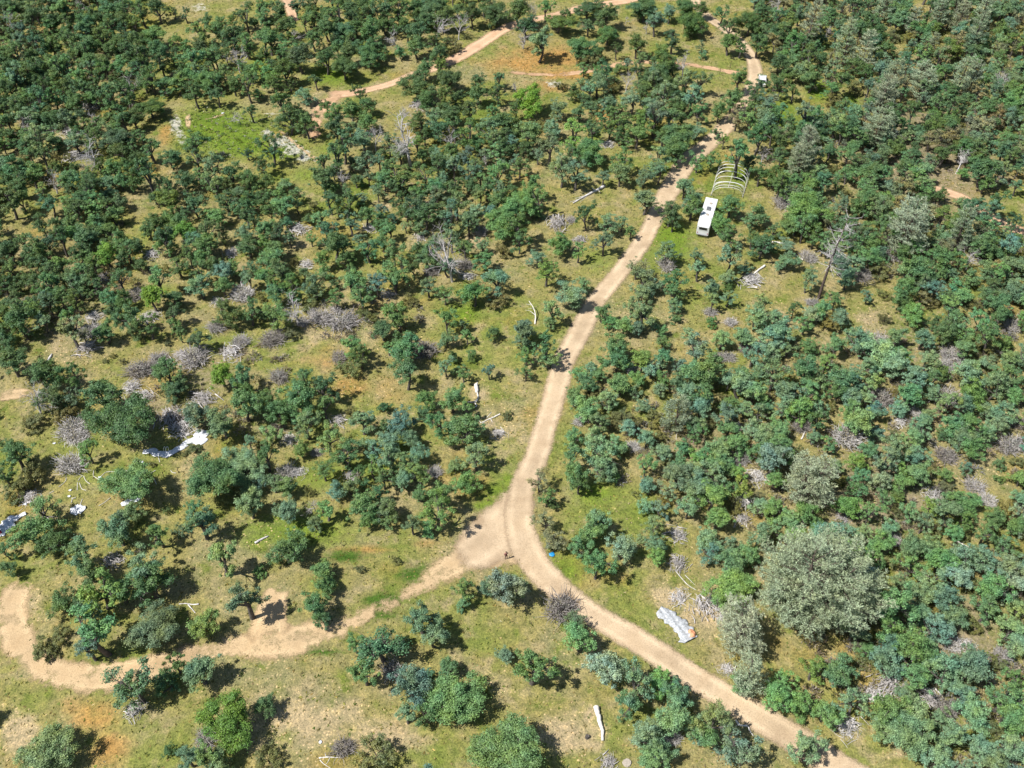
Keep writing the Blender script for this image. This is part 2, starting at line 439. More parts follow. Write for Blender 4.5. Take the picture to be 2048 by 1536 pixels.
T[1, 2] = """80 80 240 o, 200 60 150 o, 60 230 180 d, 60 380 160 d, 230 190 70 b, 600 170 180 d, 365 240 170 S, 380 400 190 o, 530 460 110 o,
770 240 180 b, 740 380 170 b, 950 310 100 o, 1070 50 160 b, 1270 150 170 d, 1450 60 150 b, 280 610 210 o, 200 530 130 b, 570 740 110 o,
490 820 200 b, 330 940 150 b, 310 1040 120 b, 1000 590 180 g, 1060 680 180 b, 1130 760 150 b, 1030 800 150 b, 960 900 120 b,
1050 950 180 b, 1000 1080 120 b, 1150 1080 70 b, 720 960 110 d, 800 1040 120 o, 900 1060 140 o, 1250 460 170 b, 1240 560 130 s,
1300 690 190 o, 1310 800 150 d, 1300 900 110 b, 1310 1010 90 d, 1480 500 120 b, 1500 600 130 b, 1740 330 180 o, 1750 470 180 b,
1660 240 150 o, 1750 100 180 o, 1950 180 180 b, 2000 420 180 d, 1600 760 150 b, 1730 840 120 b, 1610 860 100 b, 1720 680 120 b,
1920 700 160 S, 1990 880 150 b, 1960 1000 170 b, 100 1090 160 b, 90 1200 150 b, 280 1220 190 o, 290 1330 170 o, 110 1300 140 o,
110 1440 140 o, 830 1220 190 o, 840 1320 200 o, 640 1400 110 b, 540 1440 130 o, 1040 1330 150 o, 1210 1110 90 o, 1210 1200 100 o,
1210 1320 130 o, 1420 1130 120 b, 1480 1260 200 b, 1680 1170 150 b, 1560 1430 240 o, 1350 1380 130 b, 1740 1310 100 s, 1850 1150 150 b,
1990 1170 150 b, 1990 1430 120 b, 1850 1460 150 o, 1010 1490 120 o, 1880 1230 110 s, 960 1410 100 S, 540 380 100 S, 1930 360 120 d,
470 210 70 s, 1590 950 90 s, 1600 1040 90 d, 720 1350 80 o, 1290 240 110 d, 1440 110 190 d, 880 240 90 b, 1860 610 110 b, 1730 760 90 d,
690 1460 110 o, 1190 1490 120 o, 1660 1310 90 s, 1750 1030 90 s"""
T[1, 3] = """280 130 320 o, 400 60 200 o, 130 60 140 s, 800 70 200 o, 230 250 250 d, 600 80 150 b, 480 150 150 b, 20 440 120 d, 150 550 180 b,
330 680 160 b, 800 300 200 o, 680 400 200 o, 850 400 160 o, 590 560 170 b, 700 560 150 b, 640 680 150 b, 1140 260 380 p,
1400 150 140 d, 1400 520 180 o, 1210 600 240 d, 1560 270 210 p, 1500 390 170 s, 1740 400 200 o, 1750 250 170 o, 1620 540 110 D,
1960 430 200 b, 1980 600 200 b, 1760 620 170 b, 1620 680 150 o, 800 830 110 b, 540 850 140 d, 210 920 100 d, 430 930 160 o,
590 1000 140 b, 360 870 90 s, 1100 760 190 o, 1080 860 180 d, 1180 970 160 o, 1230 850 130 g, 930 820 110 k, 900 620 170 k,
760 640 150 s, 1350 760 180 b, 1480 910 180 o, 1500 1010 200 o, 1440 1110 180 d, 1250 1160 150 b, 1800 1130 220 d, 1700 1010 160 o,
1870 870 170 o, 1800 750 150 d, 1960 1050 140 s, 60 1000 130 b, 100 1130 200 b, 300 1050 140 o, 500 1050 190 k, 720 1160 180 b,
540 1230 150 o, 880 1180 190 s, 1020 1150 130 b, 900 1290 250 b, 790 1400 170 b, 60 1420 240 b, 320 1400 220 o, 580 1480 200 o,
1300 1350 150 b, 1480 1280 170 s, 1600 1420 200 b, 1950 1340 170 b, 1980 1460 150 d, 1180 1440 130 b, 330 500 120 s, 980 480 150 s,
1500 700 150 k, 1560 820 150 o, 1650 900 150 k, 1340 1030 120 d, 1000 300 150 o, 600 230 160 o, 380 330 150 d, 150 430 120 b, 920 230 150 o,
1300 880 120 k, 930 1010 100 k, 1400 1450 120 o, 1420 1370 130 s, 330 1230 130 d, 1700 1250 150 k, 60 300 120 o, 1640 100 150 d, 1840 60 150 d,
1980 230 140 d, 1900 330 120 b, 1700 1130 130 k, 900 500 150 b, 1100 1360 100 d"""
T[0, 0] = """60 60 150 d, 200 40 150 d, 350 30 150 d, 480 50 150 o, 620 60 150 s, 740 100 150 d, 860 70 150 o, 980 60 150 o, 1130 80 150 o,
1260 70 150 d, 1390 90 80 d, 1480 100 70 d, 70 190 150 s, 250 150 150 d, 400 160 140 d, 540 180 140 d, 700 170 150 d, 880 180 150 o, 1060 160 140 d,
1230 290 190 o, 1010 400 150 d, 900 370 140 d, 720 350 140 d, 560 310 150 d, 400 350 160 d, 250 300 150 d, 110 390 150 d, 210 450 150 b, 40 490 150 d,
300 550 170 d, 470 570 180 d, 620 390 130 d, 700 500 160 o, 830 520 160 o, 960 520 150 o, 1120 440 160 d, 1260 420 160 d, 1290 500 150 d,
1160 540 150 d, 1200 600 150 d, 1550 440 180 o, 1600 240 170 o, 1660 160 120 d, 1860 260 180 d, 1760 210 150 o, 1960 110 150 d, 1500 380 150 o,
1980 340 150 o, 1690 440 150 o, 1900 470 160 s, 1780 560 170 d, 1550 560 160 b, 1640 640 200 d, 1560 730 180 d, 1850 620 160 d, 1980 660 160 d,
1410 660 150 o, 1320 680 150 d, 1730 740 150 d, 860 700 160 d, 660 680 150 o, 550 660 140 o, 1050 690 130 s, 720 830 150 S, 880 830 170 d,
1040 850 120 s, 140 850 190 d, 300 780 150 o, 360 880 150 d, 520 940 160 b, 60 1080 170 d, 290 1080 180 b, 450 1140 150 o, 400 1010 140 S,
560 1040 140 S, 320 1190 160 d, 950 1110 220 d, 970 1220 180 d, 1200 1180 150 o, 600 1240 140 S, 760 1230 150 D, 690 1340 130 s, 100 1330 170 o,
270 1350 160 o, 160 1450 150 d, 420 1450 140 s, 560 1420 160 o, 720 1460 150 o, 900 1340 150 o, 1080 1420 140 d, 1330 1480 170 d, 1480 1440 180 d,
40 1430 130 d, 1560 1130 180 d, 1560 1260 150 d, 1370 1260 170 d, 1200 850 210 d, 1180 1350 200 d, 1070 930 150 d, 1690 1310 180 b, 1980 1220 90 d,
1850 1370 200 d, 1910 930 120 D, 2010 870 100 d, 1030 290 120 d, 1150 660 130 d, 620 590 140 o, 140 620 150 d, 40 720 150 d, 220 760 130 o, 420 760 140 o,
520 800 130 o, 640 910 120 d, 740 950 110 s, 780 1060 120 d, 880 940 130 d, 1050 1180 120 d, 800 1310 120 d, 1000 1310 120 d, 1130 1080 110 d,
1660 1450 140 d, 1990 1440 160 d, 1770 1230 40 D, 60 950 130 b, 180 1000 120 s, 340 680 130 d, 1450 480 110 o, 760 620 130 d, 1060 550 120 o, 930 620 110 d"""
T[0, 1] = """60 130 150 o, 180 60 120 d, 100 290 160 d, 250 190 150 d, 300 290 130 s, 230 390 150 o, 350 430 180 d, 460 290 160 d, 60 540 160 o,
130 630 150 o, 230 540 170 d, 480 630 100 d, 200 800 160 d, 390 770 150 b, 260 950 190 d, 400 960 180 d, 560 480 190 d, 700 520 200 d,
740 400 140 d, 700 240 190 d, 660 90 180 d, 560 200 140 d, 860 80 150 d, 1000 50 160 d, 920 220 170 d, 900 440 200 d, 950 350 150 d, 1120 230 90 o,
1150 60 160 d, 1390 70 220 d, 1290 230 170 d, 1280 360 150 d, 1430 320 180 d, 1560 350 150 k, 1730 90 150 d, 1930 90 220 d, 1440 210 140 s,
1620 200 140 s, 1500 130 150 d, 1460 430 140 d, 1350 540 150 d, 1290 690 230 d, 1540 620 200 d, 1500 750 150 d, 1770 640 140 d, 1950 610 110 o,
1930 730 140 d, 1770 730 140 d, 820 730 120 d, 880 840 150 d, 760 860 180 d, 640 900 180 o, 560 840 120 d, 620 1020 150 d, 690 1130 180 d,
640 1240 180 d, 540 1270 120 d, 530 1410 170 d, 700 1420 120 s, 600 1490 150 d, 120 1170 190 d, 50 1310 170 d, 80 1450 150 d, 210 1490 120 b,
1150 960 200 D, 1220 1110 220 D, 1060 1130 150 b, 950 1100 140 s, 880 960 150 d, 850 1110 160 b, 900 1400 110 b, 1020 1430 160 o,
1170 1400 180 o, 1330 1230 120 d, 1150 1220 140 b, 1310 840 140 S, 1300 970 150 d, 1450 1030 170 d, 1430 930 140 b, 1560 900 150 d,
1700 850 190 d, 1590 1010 140 d, 1700 1060 160 d, 1540 1120 140 s, 1860 1010 160 b, 1980 960 160 d, 1900 890 120 o, 1560 1190 150 d,
1780 1140 160 d, 1970 1180 170 d, 1540 1300 150 b, 1340 1390 160 d, 1700 1380 190 b, 1930 1370 200 o, 1690 1240 150 b, 1850 1290 130 s,
2010 1080 140 d, 1430 1490 150 o, 1600 1480 150 d, 1850 1490 150 o, 1120 320 120 s, 1350 150 130 d, 440 130 130 d, 1050 150 130 d, 320 40 120 d,
770 150 130 d, 430 50 120 d, 60 420 130 d, 1880 200 90 k, 1680 290 60 k, 1470 520 120 d, 1360 800 140 d, 1610 780 130 d, 1490 860 120 d, 760 1020 120 b,
980 1260 130 b, 1060 1310 120 d, 330 880 130 d, 480 1010 80 d, 800 1430 90 d, 840 1460 70 o, 40 30 130 o, 550 110 120 o, 1280 60 130 d, 1820 60 120 d"""
T[0, 2] = """60 60 170 d, 120 190 150 d, 150 100 130 s, 220 330 170 b, 90 300 120 s, 370 170 200 d, 270 50 140 o, 600 80 180 d, 610 200 150 d,
690 50 90 d, 770 110 170 d, 760 270 190 o, 840 390 90 d, 560 370 210 d, 610 480 150 k, 1000 340 160 d, 1060 60 220 d, 1150 150 140 b, 1260 90 110 b,
1420 180 250 d, 1400 60 180 d, 1290 310 150 d, 1510 360 80 b, 1530 440 70 b, 910 160 70 s, 1080 210 70 s, 740 560 190 d, 690 670 170 b,
860 540 110 d, 830 690 130 k, 1020 580 130 d, 1200 430 150 d, 1230 540 160 d, 1380 510 140 s, 1400 620 170 b, 1210 640 200 d, 1040 720 180 d,
960 790 170 b, 1220 740 200 b, 1520 640 130 b, 1450 760 200 b, 150 810 240 y, 400 690 100 k, 490 730 110 d, 360 870 150 b, 530 900 110 d,
150 1050 200 b, 330 1020 150 b, 500 1050 210 o, 100 1180 150 d, 300 1130 180 b, 620 1200 240 o, 400 1330 200 b, 510 1380 200 b, 860 960 170 o,
1040 950 180 o, 1160 890 200 b, 1270 900 180 o, 1000 1080 180 o, 1320 1110 250 o, 1320 1210 180 o, 1180 1260 190 b, 890 1260 200 o,
870 1370 150 b, 730 1400 120 b, 770 1150 100 S, 1060 1410 150 b, 1180 1350 140 b, 1500 890 140 o, 1480 1050 130 b, 1640 1060 90 d,
1660 870 130 o, 1770 780 170 o, 1820 620 150 o, 1965 690 150 d, 2000 610 60 o, 1960 790 140 d, 1800 940 130 g, 1740 320 130 d, 1830 370 110 d, 1980 330 160 d,
1750 200 150 d, 1900 170 200 d, 1680 80 120 d, 1990 90 150 d, 1920 950 180 o, 1980 1050 180 d, 1830 1180 200 o, 1700 1110 90 o, 1490 1280 170 o,
1600 1270 130 o, 1990 1370 150 d, 2010 1230 120 s, 60 1320 150 d, 150 1470 200 o, 30 850 130 d, 30 1000 120 d, 1380 1500 150 b, 900 1010 120 o, 40 700 110 s,
210 1220 130 b, 440 120 110 d, 1520 60 110 d, 1290 990 110 s, 1110 830 130 b, 920 640 110 s, 1330 830 130 d, 1900 1290 120 d, 1900 850 110 o,
480 1210 120 d, 1130 1010 100 d, 220 1000 130 k"""
T[0, 3] = """340 170 180 p, 650 310 180 p, 780 390 190 p, 1010 590 190 p, 930 720 210 p, 1250 640 230 p, 1560 590 190 p, 1660 600 180 p,
1740 60 140 p, 1680 220 200 p, 1550 110 150 p, 1390 80 160 p, 1170 160 130 p, 930 30 150 p, 1330 330 100 p, 330 1170 220 p, 270 1280 200 p,
880 1000 270 p, 90 690 150 d, 210 480 120 o, 210 720 100 d, 350 620 140 d, 90 480 130 d, 210 600 110 d, 100 880 130 o, 310 900 170 b, 180 950 120 o,
530 800 140 k, 700 690 160 k, 580 620 190 d, 700 900 170 b, 560 970 160 b, 660 1010 180 d, 330 1000 150 o, 100 1130 150 d, 60 60 140 s,
130 240 160 d, 50 250 150 d, 200 160 140 d, 460 260 150 s, 700 60 160 d, 800 150 170 d, 880 260 160 d, 1000 280 130 k, 1130 300 130 k, 960 390 150 d,
1100 60 130 o, 1240 220 150 d, 1040 940 190 d, 1040 1170 160 d, 880 1370 190 d, 100 1240 150 d, 1180 860 150 d, 1460 980 160 d, 1330 1000 150 d,
1620 1180 220 d, 1740 1340 200 d, 1540 1290 120 D, 1240 1380 160 b, 1900 1100 150 o, 1940 900 150 d, 1780 850 150 d, 1950 700 140 o, 1480 840 150 d, 980 860 120 d,
1180 1240 120 d, 450 1440 150 o, 220 1440 150 o, 640 1380 150 o, 60 1400 150 d, 800 560 150 d, 720 530 150 d, 1100 460 150 d, 1290 440 150 d, 1430 560 110 d,
560 480 130 b, 420 480 140 d, 1850 450 150 o, 1980 330 150 d, 1870 230 150 d, 1930 70 140 d, 1480 400 140 d, 1650 420 150 d, 1850 640 130 s"""

KIND = {'o': 'oak', 'b': 'oak', 'B': 'oak', 'd': 'oak', 'y': 'oak', 'g': 'oak', 'k': 'shrub', 'p': 'pine', 's': 'greybush', 'S': 'heap', 'D': 'snag'}


def wide(t, px, py):
    return (1.12 + .04 * max(0, 1 - py / 1000) + (.08 if px > 1150 and py > 620 else 0) + (.18 if 400 < px < 1010 and 770 < py < 1070 else 0)) if t in 'obBdyg' else (1.1 if t == 'k' else (1.7 if t == 'D' else (1.3 if t in 'sS' else 1.0)))


trees = []          # dict: px, py, w (photo pixels), t
for (r, c), s in T.items():
    for e in s.replace('\n', ' ').split(','):
        a = e.split()
        if len(a) == 4:
            trees.append(dict(px=512 * c + float(a[0]) / 4, py=384 * r + float(a[1]) / 4, w=float(a[2]) / 4 * wide(a[3], 512 * c + float(a[0]) / 4, 384 * r + float(a[1]) / 4), t='D' if a[3] == 's' and r == 0 else a[3]))

# ------------------------------------------------------------------ roads: centre lines in photograph pixels, half width in metres
def spline(P, n=10):
    P = np.asarray(P, float)
    Q = np.vstack([2 * P[0] - P[1], P, 2 * P[-1] - P[-2]])
    o = []
    for i in range(1, len(Q) - 2):
        p0, p1, p2, p3 = Q[i - 1:i + 3]
        for t in np.linspace(0, 1, n, endpoint=False):
            o.append(.5 * (2 * p1 + (p2 - p0) * t + (2 * p0 - 5 * p1 + 4 * p2 - p3) * t * t + (3 * p1 - p0 - 3 * p2 + p3) * t ** 3))
    o.append(P[-1])
    return np.array(o)


MAIN = [(1860, 1660, 2.2), (1760, 1592, 2.1), (1673, 1534, 1.9), (1586, 1476, 1.75), (1536, 1446, 1.7), (1474, 1408, 1.65), (1374, 1346, 1.6), (1274, 1281, 1.6), (1174, 1222, 1.6),
        (1090, 1152, 1.8), (1052, 1095, 2.0), (1038, 1040, 2.0), (1045, 975, 1.65), (1071, 918, 1.6), (1086, 868, 1.6), (1101, 818, 1.6),
        (1115, 768, 1.6), (1128, 722, 1.65), (1156, 671, 1.75), (1184, 615, 1.5), (1210, 580, 1.5), (1255, 525, 1.5), (1288, 478, 1.5),
        (1312, 432, 1.55), (1344, 372, 1.9), (1376, 322, 1.9), (1415, 290, 1.7), (1450, 255, 1.7), (1485, 212, 1.5), (1507, 165, 1.4),
        (1508, 130, 1.4), (1492, 98, 1.3), (1455, 62, 1.2), (1415, 34, 1.2), (1392, 5, 1.2), (1375, -30, 1.2)]
FORK = [(1040, 1075, 3.6), (985, 1098, 3.4), (930, 1118, 2.4), (880, 1146, 1.5), (845, 1172, .8), (800, 1196, .5), (740, 1226, .6), (680, 1252, 1.4), (610, 1274, 2.0),
        (550, 1288, 1.9), (480, 1292, 1.3), (430, 1298, 1.3), (360, 1318, 1.6), (300, 1336, 1.8), (220, 1352, 1.9), (150, 1352, 1.7), (90, 1338, 1.6), (52, 1308, 1.7),
        (30, 1262, 1.8), (22, 1215, 1.9), (45, 1165, 1.6), (60, 1140, 1.2)]
SPUR = [(540, 1296, 2.6), (537, 1260, 2.4), (543, 1222, 2.0), (555, 1182, 1.5), (566, 1150, 1.1)]
JUNC = [(1046, 965, 1.4), (1030, 1010, 2.2), (1002, 1052, 3.4), (968, 1088, 3.6), (930, 1112, 2.2), (900, 1125, 1.2)]
GP1 = [(552, 256, .25), (575, 274, .3), (600, 295, .35), (622, 312, .4), (642, 328, .4)]
GP2 = [(396, 240, .3), (420, 237, .35), (445, 230, .35), (458, 224, .3)]
GP3 = [(378, 222, .5), (376, 240, .5), (379, 266, .35)]
UPPER = [(645, 190, 1.4), (690, 188, 1.3), (735, 180, 1.1), (780, 168, 1.0), (830, 148, 1.1), (880, 132, 1.4), (925, 110, 1.6), (965, 85, 1.7),
         (1005, 60, 1.6), (1045, 44, 1.3), (1110, 30, 1.2), (1180, 12, 1.3), (1250, 2, 1.3), (1300, -12, 1.3)]
CROSS = [(1010, 143, .5), (1070, 149, .5), (1130, 148, .8), (1190, 140, .7), (1245, 128, 1.0), (1310, 124, .7), (1370, 128, .6), (1425, 137, .8), (1470, 146, .8), (1505, 152, .8)]
RIGHT = [(1850, 372, 1.1), (1905, 388, 1.1), (1935, 402, 1.2), (1965, 424, 1.1), (2000, 445, 1.1), (2040, 462, 1.2), (2100, 480, 1.2)]
TOPL = [(560, -30, 1.0), (574, 0, 1.1), (583, 25, 1.1), (592, 48, .7)]
WEST = [(-30, 800, 1.2), (10, 792, 1.1), (45, 787, 1.0), (80, 790, .6)]
YARD = [(700, 188, .6), (655, 205, 1.6), (632, 235, 1.7), (628, 262, 1.2), (640, 285, .6)]


def road_world(P):
    S = spline(P, 10)
    return np.array([at(a, b)[:2] for a, b, _ in S]), S[:, 2]


ROADS = {k: road_world(v) for k, v in dict(MAIN=MAIN, FORK=FORK, SPUR=SPUR, UPPER=UPPER, CROSS=CROSS, RIGHT=RIGHT, TOPL=TOPL, WEST=WEST, YARD=YARD, JUNC=JUNC, GP1=GP1, GP2=GP2, GP3=GP3).items()}


RP = np.concatenate([np.column_stack([L_, w_]) for L_, w_ in ROADS.values()])


def road_dist(xy):
    """distance outside the nearest road edge"""
    xy = np.atleast_2d(xy)
    d = np.full(len(xy), 1e9)
    for k in range(0, len(xy), 4000):
        q = xy[k:k + 4000]
        d[k:k + 4000] = (np.hypot(q[:, 0, None] - RP[None, :, 0], q[:, 1, None] - RP[None, :, 1]) - RP[None, :, 2]).min(1)
    return d


# ------------------------------------------------------------------ the ground
def axis(lo, hi, step, far):
    a = np.arange(lo, hi + step / 2, step)
    ext = np.array([8, 20, 45, 100, 220, 500, 1100, far])
    return np.concatenate([(lo - ext)[::-1], a, hi + ext])


XS = axis(-175, 175, 1.3, 2500)
YS = axis(25, 290, 1.3, 3500)
GX, GY = np.meshgrid(XS, YS)
gx, gy = GX.ravel(), GY.ravel()
fade = np.clip(1 - (np.maximum(0, np.abs(gx) - 200) / 200), 0, 1) * np.clip(1 - np.maximum(0, gy - 310) / 200, 0, 1)
gz = hgt(gx, gy)
GV = np.stack([gx, gy, gz], 1)
ppx, ppy = pix(GV)
infront = (GV - C0) @ FW > 20
ppx = np.where(infront, ppx, -9999)
ppy = np.where(infront, ppy, -9999)


def blobs(L):
    a = np.zeros(len(gx))
    for x, y, rx, ry, s in L:
        d = ((ppx - x) / rx) ** 2 + ((ppy - y) / ry) ** 2
        a = np.maximum(a, s * np.exp(-d * 1.1))
    return a


Z_OR = blobs([(190, 1430, 75, 55, .75), (215, 1500, 70, 65, .75), (150, 1415, 70, 35, .6), (700, 775, 60, 40, .75), (660, 720, 90, 40, .5), (1090, 118, 150, 42, .8), (1060, 125, 110, 30, .85), (1130, 150, 90, 14, .9),
              (1210, 230, 40, 25, .7), (1090, 175, 60, 22, .7), (780, 990, 0.1, 1, 0), (610, 590, 60, 25, .3), (730, 1100, 90, 14, .7), (850, 1090, 60, 14, .6), (560, 1440, 0.1, 1, 0),
              (1250, 800, 25, 20, .5), (1260, 905, 25, 25, .6), (500, 590, 60, 30, .2), (640, 520, 40, 18, .5), (560, 270, 60, 18, .6), (120, 740, 60, 25, .4),
              (1050, 355, 50, 12, .7), (560, 800, 0.1, 1, 0), (1000, 590, 60, 30, .5), (480, 730, 90, 30, .35), (330, 265, 25, 30, .8), (800, 1450, 60, 30, .4), (770, 520, 40, 20, .3), (870, 150, 50, 30, .4), (1180, 120, 60, 30, .5)])
Z_GR = blobs([(430, 250, 120, 55, .95), (560, 300, 80, 35, .9), (480, 285, 110, 45, .95), (610, 350, 60, 30, .7), (380, 285, 60, 40, .8), (600, 1060, 170, 60, .8), (620, 960, 140, 50, .6), (470, 1010, 120, 50, .5), (1190, 985, 70, 40, .8), (1130, 1140, 60, 50, .8), (1340, 470, 50, 40, .9),
              (1350, 500, 60, 30, .8), (1560, 235, 60, 60, .9), (1640, 180, 40, 30, 1), (1700, 205, 30, 25, 1), (660, 300, 50, 30, .7), (520, 130, 60, 50, .7), (300, 60, 60, 40, .6), (720, 95, 50, 20, .9), (660, 150, 60, 30, .9),
              (1480, 350, 40, 40, .8), (1240, 330, 60, 30, .4), (930, 630, 40, 25, .9), (1000, 980, 60, 25, .8), (760, 940, 60, 40, .7), (1560, 470, 30, 30, .7), (1280, 1020, 40, 40, .5), (560, 350, 70, 40, .6),
              (280, 480, 40, 80, .5), (1200, 520, 60, 40, .6), (1190, 270, 20, 20, .9), (1440, 420, 40, 40, .6), (60, 440, 40, 30, .3), (330, 580, 40, 20, .7), (640, 1170, 60, 30, .6), (900, 330, 30, 25, .6), (500, 40, 40, 30, .5), (1440, 140, 40, 30, .4), (110, 870, 40, 30, .5), (170, 960, 100, 60, .4), (970, 1010, 40, 20, .9), (1020, 960, 20, 20, .9)])
Z_TN = blobs([(965, 1085, 60, 30, .9), (1405, 1232, 75, 32, 1.0), (1335, 1190, 42, 22, 1.0), (600, 1440, 170, 70, .75), (760, 1470, 120, 60, .7), (1000, 1370, 50, 40, .6), (1140, 1470, 90, 60, .8), (40, 1470, 50, 60, .9), (60, 1210, 60, 40, .7), (950, 1180, 80, 18, .5), (1340, 1200, 40, 20, .9), (1420, 1245, 60, 30, .7),
              (1010, 860, 60, 30, .6), (1560, 640, 50, 40, .6), (1750, 640, 60, 40, .6), (1850, 700, 40, 40, .6), (640, 670, 90, 20, .6), (820, 690, 40, 25, .6), (900, 1130, 60, 25, .8), (1180, 440, 50, 30, .4), (560, 690, 0.1, 1, 0),
              (960, 790, 40, 30, .7), (1470, 1160, 50, 20, .5), (1760, 1000, 120, 120, .35), (1800, 860, 160, 120, .4), (1960, 880, 60, 80, .6), (1700, 320, 25, 8, .9), (1800, 345, 20, 12, .9), (600, 490, 30, 12, .8), (770, 415, 25, 10, .8),
              (950, 480, 25, 18, .8), (860, 175, 60, 20, .3), (480, 700, 60, 20, .6), (170, 720, 60, 20, .5), (110, 700, 40, 20, .5), (360, 705, 20, 12, .8), (1800, 1500, 40, 25, .8), (1530, 1250, 0.1, 1, 0), (700, 780, 80, 40, .35), (1180, 1430, 12, 30, .9), (630, 215, 22, 45, .9),
              (155, 880, 40, 14, .6), (105, 950, 20, 16, .6), (340, 500, 30, 12, .5), (240, 520, 30, 12, .5), (270, 600, 30, 14, .4), (1720, 880, 0.1, 1, 0), (1870, 1290, 20, 30, .8), (1480, 1210, 40, 14, .8)])
Z_DG = blobs([(690, 1112, 55, 20, 1), (765, 1200, 60, 22, 1), (820, 1150, 45, 25, .9), (850, 1130, 40, 16, .7), (640, 1305, 90, 14, .8), (760, 1235, 60, 12, .8), (420, 235, 60, 18, .6), (480, 250, 30, 10, .7), (730, 1350, 60, 30, .3)])
Z_LT = blobs([(1750, 1000, 220, 200, .6), (1900, 1300, 200, 200, .6), (1800, 700, 260, 160, .45), (1850, 300, 260, 220, .6), (1400, 900, 160, 120, .5), (200, 120, 220, 160, .4), (120, 600, 160, 160, .5), (420, 760, 120, 50, .5), (330, 830, 80, 40, .6),
              (680, 620, 120, 40, .5), (850, 400, 200, 120, .4), (1450, 1200, 60, 30, .5), (1150, 250, 120, 60, .3), (980, 845, 30, 20, .5), (150, 860, 60, 20, .6), (550, 860, 90, 60, .5), (480, 950, 40, 60, .3)])
Z_PL = blobs([(570 + 14 * q, 275 + 10.5 * q, 13, 9, 1.0) for q in range(5)] + [(352 + 3 * q, 238 + 12 * q, 13, 9, .8) for q in range(5)] + [(350, 250, 18, 30, .8), (365, 275, 12, 20, .7), (560, 285, 30, 14, 1), (585, 300, 26, 14, 1), (535, 267, 20, 10, .9), (545, 228, 40, 8, .6), (400, 15, 34, 18, .6), (1105, 168, 28, 14, .7), (605, 318, 20, 10, .8)])
zones = np.stack([Z_OR, Z_GR, Z_TN, np.ones(len(gx))], 1)
zoneb = np.stack([Z_DG, Z_LT, Z_PL, np.ones(len(gx))], 1)
nx, ny = len(XS), len(YS)
ii, jj = np.meshgrid(np.arange(nx - 1), np.arange(ny - 1))
a = (jj * nx + ii).ravel()
GQ = np.stack([a, a + 1, a + nx + 1, a + nx], 1)

M_GROUND, nt, o = new_mat('meadow_ground')
geo = nt.nodes.new('ShaderNodeNewGeometry')
P = geo.outputs['Position']


def attr(nt, n):
    k = nt.nodes.new('ShaderNodeAttribute')
    k.attribute_name = n
    s = nt.nodes.new('ShaderNodeSeparateColor')
    nt.links.new(k.outputs['Color'], s.inputs[0])
    return s.outputs


za, zb = attr(nt, 'zones'), attr(nt, 'zoneb')
n1 = noise(nt, P, 0.045, 5, .6)
n2 = noise(nt, P, 0.22, 5, .62)
n3 = noise(nt, P, 1.1, 4, .65)
n4 = noise(nt, P, 4.5, 3, .7)
base = ramp(nt, n1, [(.28, (.116, .164, .026)), (.42, (.170, .184, .048)), (.52, (.230, .200, .074)), (.60, (.220, .200, .094)), (.72, (.142, .174, .035))])
base = mixc(nt, smooth(nt, n2, .48, .68), base, (.275, .228, .115))
base = mixc(nt, smooth(nt, n2, .46, .30), base, (.125, .155, .030))


def zone(base, w, nfac, lo, hi, colr):
    s = mth(nt, 'ADD', mth(nt, 'MULTIPLY', nfac, 1.0), w)
    return mixc(nt, smooth(nt, s, lo, hi), base, colr)


n1b = noise(nt, geo.outputs['Position'], 0.075, 4, .6)
base = mixc(nt, mth(nt, 'MULTIPLY', smooth(nt, n1b, .54, .72), .55), base, (.285, .185, .050))
n23 = mth(nt, 'MULTIPLY', mth(nt, 'ADD', n2, n3), .5)
base = zone(base, za[1], n23, .70, 1.45, (.118, .178, .020))
base = zone(base, za[2], n2, .75, 1.30, (.345, .270, .155))
base = zone(base, za[0], n2, .80, 1.40, (.330, .190, .060))
base = zone(base, zb[1], n3, .75, 1.20, (.205, .172, .112))
base = zone(base, zb[0], n3, .85, 1.35, (.050, .100, .014))
base = zone(base, zb[2], n3, .95, 1.20, (.36, .35, .29))
# bare sandy spots and bleached tufts
v = nt.nodes.new('ShaderNodeTexVoronoi')
v.inputs['Scale'].default_value = 1.9
v.inputs['Randomness'].default_value = 1.0
nt.links.new(P, v.inputs['Vector'])
spot = mth(nt, 'MULTIPLY', smooth(nt, v.outputs['Distance'], .30, .16), smooth(nt, mth(nt, 'ADD', n1, mth(nt, 'MULTIPLY', za[2], .45)), .50, .66))
spot = mth(nt, 'MULTIPLY', spot, smooth(nt, n3, .42, .56))
base = mixc(nt, mth(nt, 'MULTIPLY', spot, .9), base, (.52, .385, .215))
sp2 = smooth(nt, n3, .62, .74)
base = mixc(nt, mth(nt, 'MULTIPLY', sp2, .35), base, (.36, .29, .13))
fine = ramp(nt, n4, [(.25, (.42, .45, .42)), (.5, (1, 1, 1)), (.75, (1.62, 1.55, 1.42))])
base = mixc(nt, 1.0, base, fine, 'MULTIPLY')
mid = ramp(nt, n3, [(.28, (.60, .66, .60)), (.5, (1, 1, 1)), (.72, (1.30, 1.24, 1.14))])
base = mixc(nt, 1.0, base, mid, 'MULTIPLY')
b = nt.nodes.new('ShaderNodeBsdfPrincipled')
b.inputs['Roughness'].default_value = 0.95
b.inputs['Specular IOR Level'].default_value = 0.1
bp = nt.nodes.new('ShaderNodeBump')
bp.inputs['Strength'].default_value = 0.6
bp.inputs['Distance'].default_value = 0.25
nt.links.new(mth(nt, 'ADD', n4, n3), bp.inputs['Height'])
nt.links.new(base, b.inputs['Base Color'])
nt.links.new(bp.outputs[0], b.inputs['Normal'])
nt.links.new(b.outputs[0], o.inputs[0])
gm = quad_mesh('ground', GV, GQ, M_GROUND, cols=dict(zones=zones, zoneb=zoneb), smooth=True)
